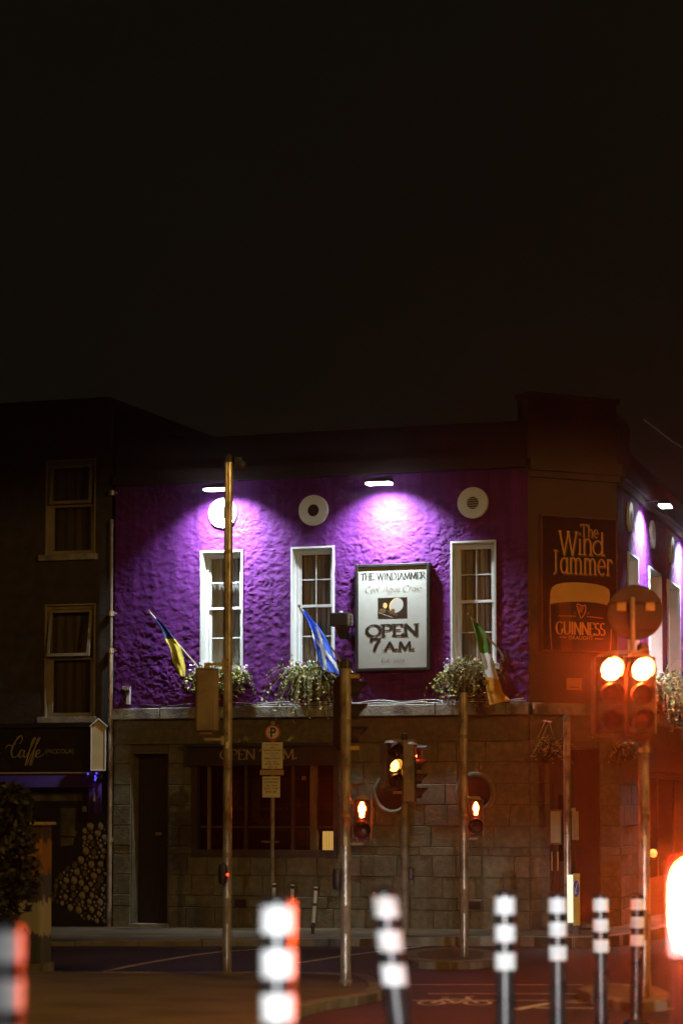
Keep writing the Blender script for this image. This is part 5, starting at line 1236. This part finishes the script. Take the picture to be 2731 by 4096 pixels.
for s_ in (-1, 1):
    MB().add([(s_*.95, .5, .99), (s_*.95, 2.9, .97), (s_*.68, 2.3, 1.38), (s_*.68, .7, 1.40)], [(0,1,2,3)]).build('side_window', 'car_glass', CAR)
    tl = MB().prism([(s_*(.735+.125*math.copysign(abs(math.cos(t))**.55, math.cos(t))), 1.09+.185*math.copysign(abs(math.sin(t))**.6, math.sin(t))) for t in [2*math.pi*i/26 for i in range(26)]], -.035, .10).build('tail_lamp', 'tail_lamp', CAR, bevel=.02); tl['label'] = 'glowing red brake light'
    MB().box(min(s_*.60, s_*.87), max(s_*.60, s_*.87), .0, .12, .89, 1.285).build('lamp_surround', 'car_paint', tl)
    for y in (.75, 3.4):
        wl = MB().lathe([(.20, -.10), (.31, -.10), (.325, -.07), (.325, .07), (.31, .10), (.20, .10)], 28, 'x', (s_*.80, y, .325)).build('wheel', 'rubber', CAR, smooth=True)
        MB().lathe([(.0, .09*s_), (.19, .09*s_), (.205, .06*s_)], 20, 'x', (s_*.80, y, .325)).build('rim', 'galv_dull', wl, smooth=True)
MB().box(-.84, .84, -.10, .06, .32, .56).build('bumper', 'sig_black', CAR, bevel=.03); MB().box(-.26, .26, -.115, -.101, .62, .73).box(-.28, .28, -.10, .03, .60, .75).build('number_plate', 'plate_yellow', CAR)

# small globe lamp on the side street wall
x, z = FR.px(2628, 3410, .12); x = FR.px(2628, 3410, .0)[0]
t = onwall('globe_lamp', 'small round amber lamp glowing on the side street wall, right of the twin signals', 'wall lamp', FR, x-1.6, z, 0)
MB().lathe([(.0, -.075), (.05, -.06), (.075, 0), (.05, .06), (.0, .075)], 20, 'z', (0, -.14, 0)).build('globe', 'globe', t, smooth=True); MB().box(-.04, .04, -.08, .0, -.05, .05).build('bracket', 'sig_black', t)

# ================================================================== STREET LIGHTING AND HEADLAMPS (outside the frame)
def street_lamp(label, loc, h, arm, power):
    t = thing('street_lamp', label, 'street lamp', loc, 0, 'sodium street lamps')
    MB().cyl((0, 0, 0), (0, 0, h), .09, .055, 16).build('column', 'galv', t, smooth=True)
    MB().tube([(0, 0, h-.02), (arm*.3, .2, h+.25), (arm, .6, h+.3)], .04, 8).build('arm', 'galv', t, smooth=True)
    MB().box(arm-.35, arm+.1, .45, .75, h+.24, h+.42).build('lantern', 'sig_grey', t, bevel=.03)
    MB().box(arm-.30, arm+.05, .50, .70, h+.20, h+.238).build('lamp_glass', 'sodium', t)
    la = bpy.data.lights.new('sodium', 'SPOT'); la.energy = power; la.color = (1.0, .56, .13); la.shadow_soft_size = .15; la.spot_size = R(176); la.spot_blend = .06
    lo = bpy.data.objects.new('sodium_light', la); col.objects.link(lo); lo.parent = t; lo.location = (arm-.1, .6, h+.12)
    return t
street_lamp('sodium street lamp over the near pavement, right of the photo', (9.5, 17, g(17)), 8.5, -1.2, 3000)
street_lamp('sodium street lamp over the traffic island, left of the photo', (-9.5, 20, .1), 8.0, 1.2, 650)

def headlamp(x, label):
    z = g(1.0)+.84
    t = thing('headlamp', label, 'headlamp', (x, 1.0, z), HD, 'headlamps of the car the photo was taken from')
    MB().box(-.16, .16, -.2, .22, .045, .055).box(-.16, .16, -.2, .22, -.12, -.11).box(-.17, -.16, -.2, .2, -.12, .055).box(.16, .17, -.2, .2, -.12, .055).box(-.17, .17, -.21, -.2, -.12, .055).build('housing', 'sig_black', t)  # unseen box; its top plate is added to cut off the beam's upper part
    la = bpy.data.lights.new('beam', 'SPOT'); la.energy = 6400; la.color = (.95, .97, 1.0); la.spot_size = R(33); la.spot_blend = 1.0; la.shadow_soft_size = .004
    lo = bpy.data.objects.new('beam', la); col.objects.link(lo); lo.parent = t; lo.location = (0, -.1, .040); lo.rotation_euler = (R(88), 0, 0); t.rotation_euler.x = R(-1.3)
headlamp(-.75, 'left headlamp of the car the photo was taken from'); headlamp(.62, 'right headlamp of the car the photo was taken from')

# ------------------------------------------------------------------ scattering air added to imitate lens glare round the lamps
m = bpy.data.materials.new('glow_volume'); m.use_nodes = True; N, L = nt(m); N.remove(N['Principled BSDF'])
pv = N.new('ShaderNodeVolumePrincipled'); pv.inputs['Color'].default_value = (.95, .95, .95, 1); pv.inputs['Density'].default_value = .0009; pv.inputs['Anisotropy'].default_value = .965
L.new(pv.outputs[0], N['Material Output'].inputs['Volume']); MATS['glow_volume'] = m
o = MB().box(-62, 62, -22, 92, -1.2, 10.5).build('glow_volume', 'glow_volume'); o['kind'] = 'stuff'; o['label'] = 'thin scattering air added for the glow round the lamps'
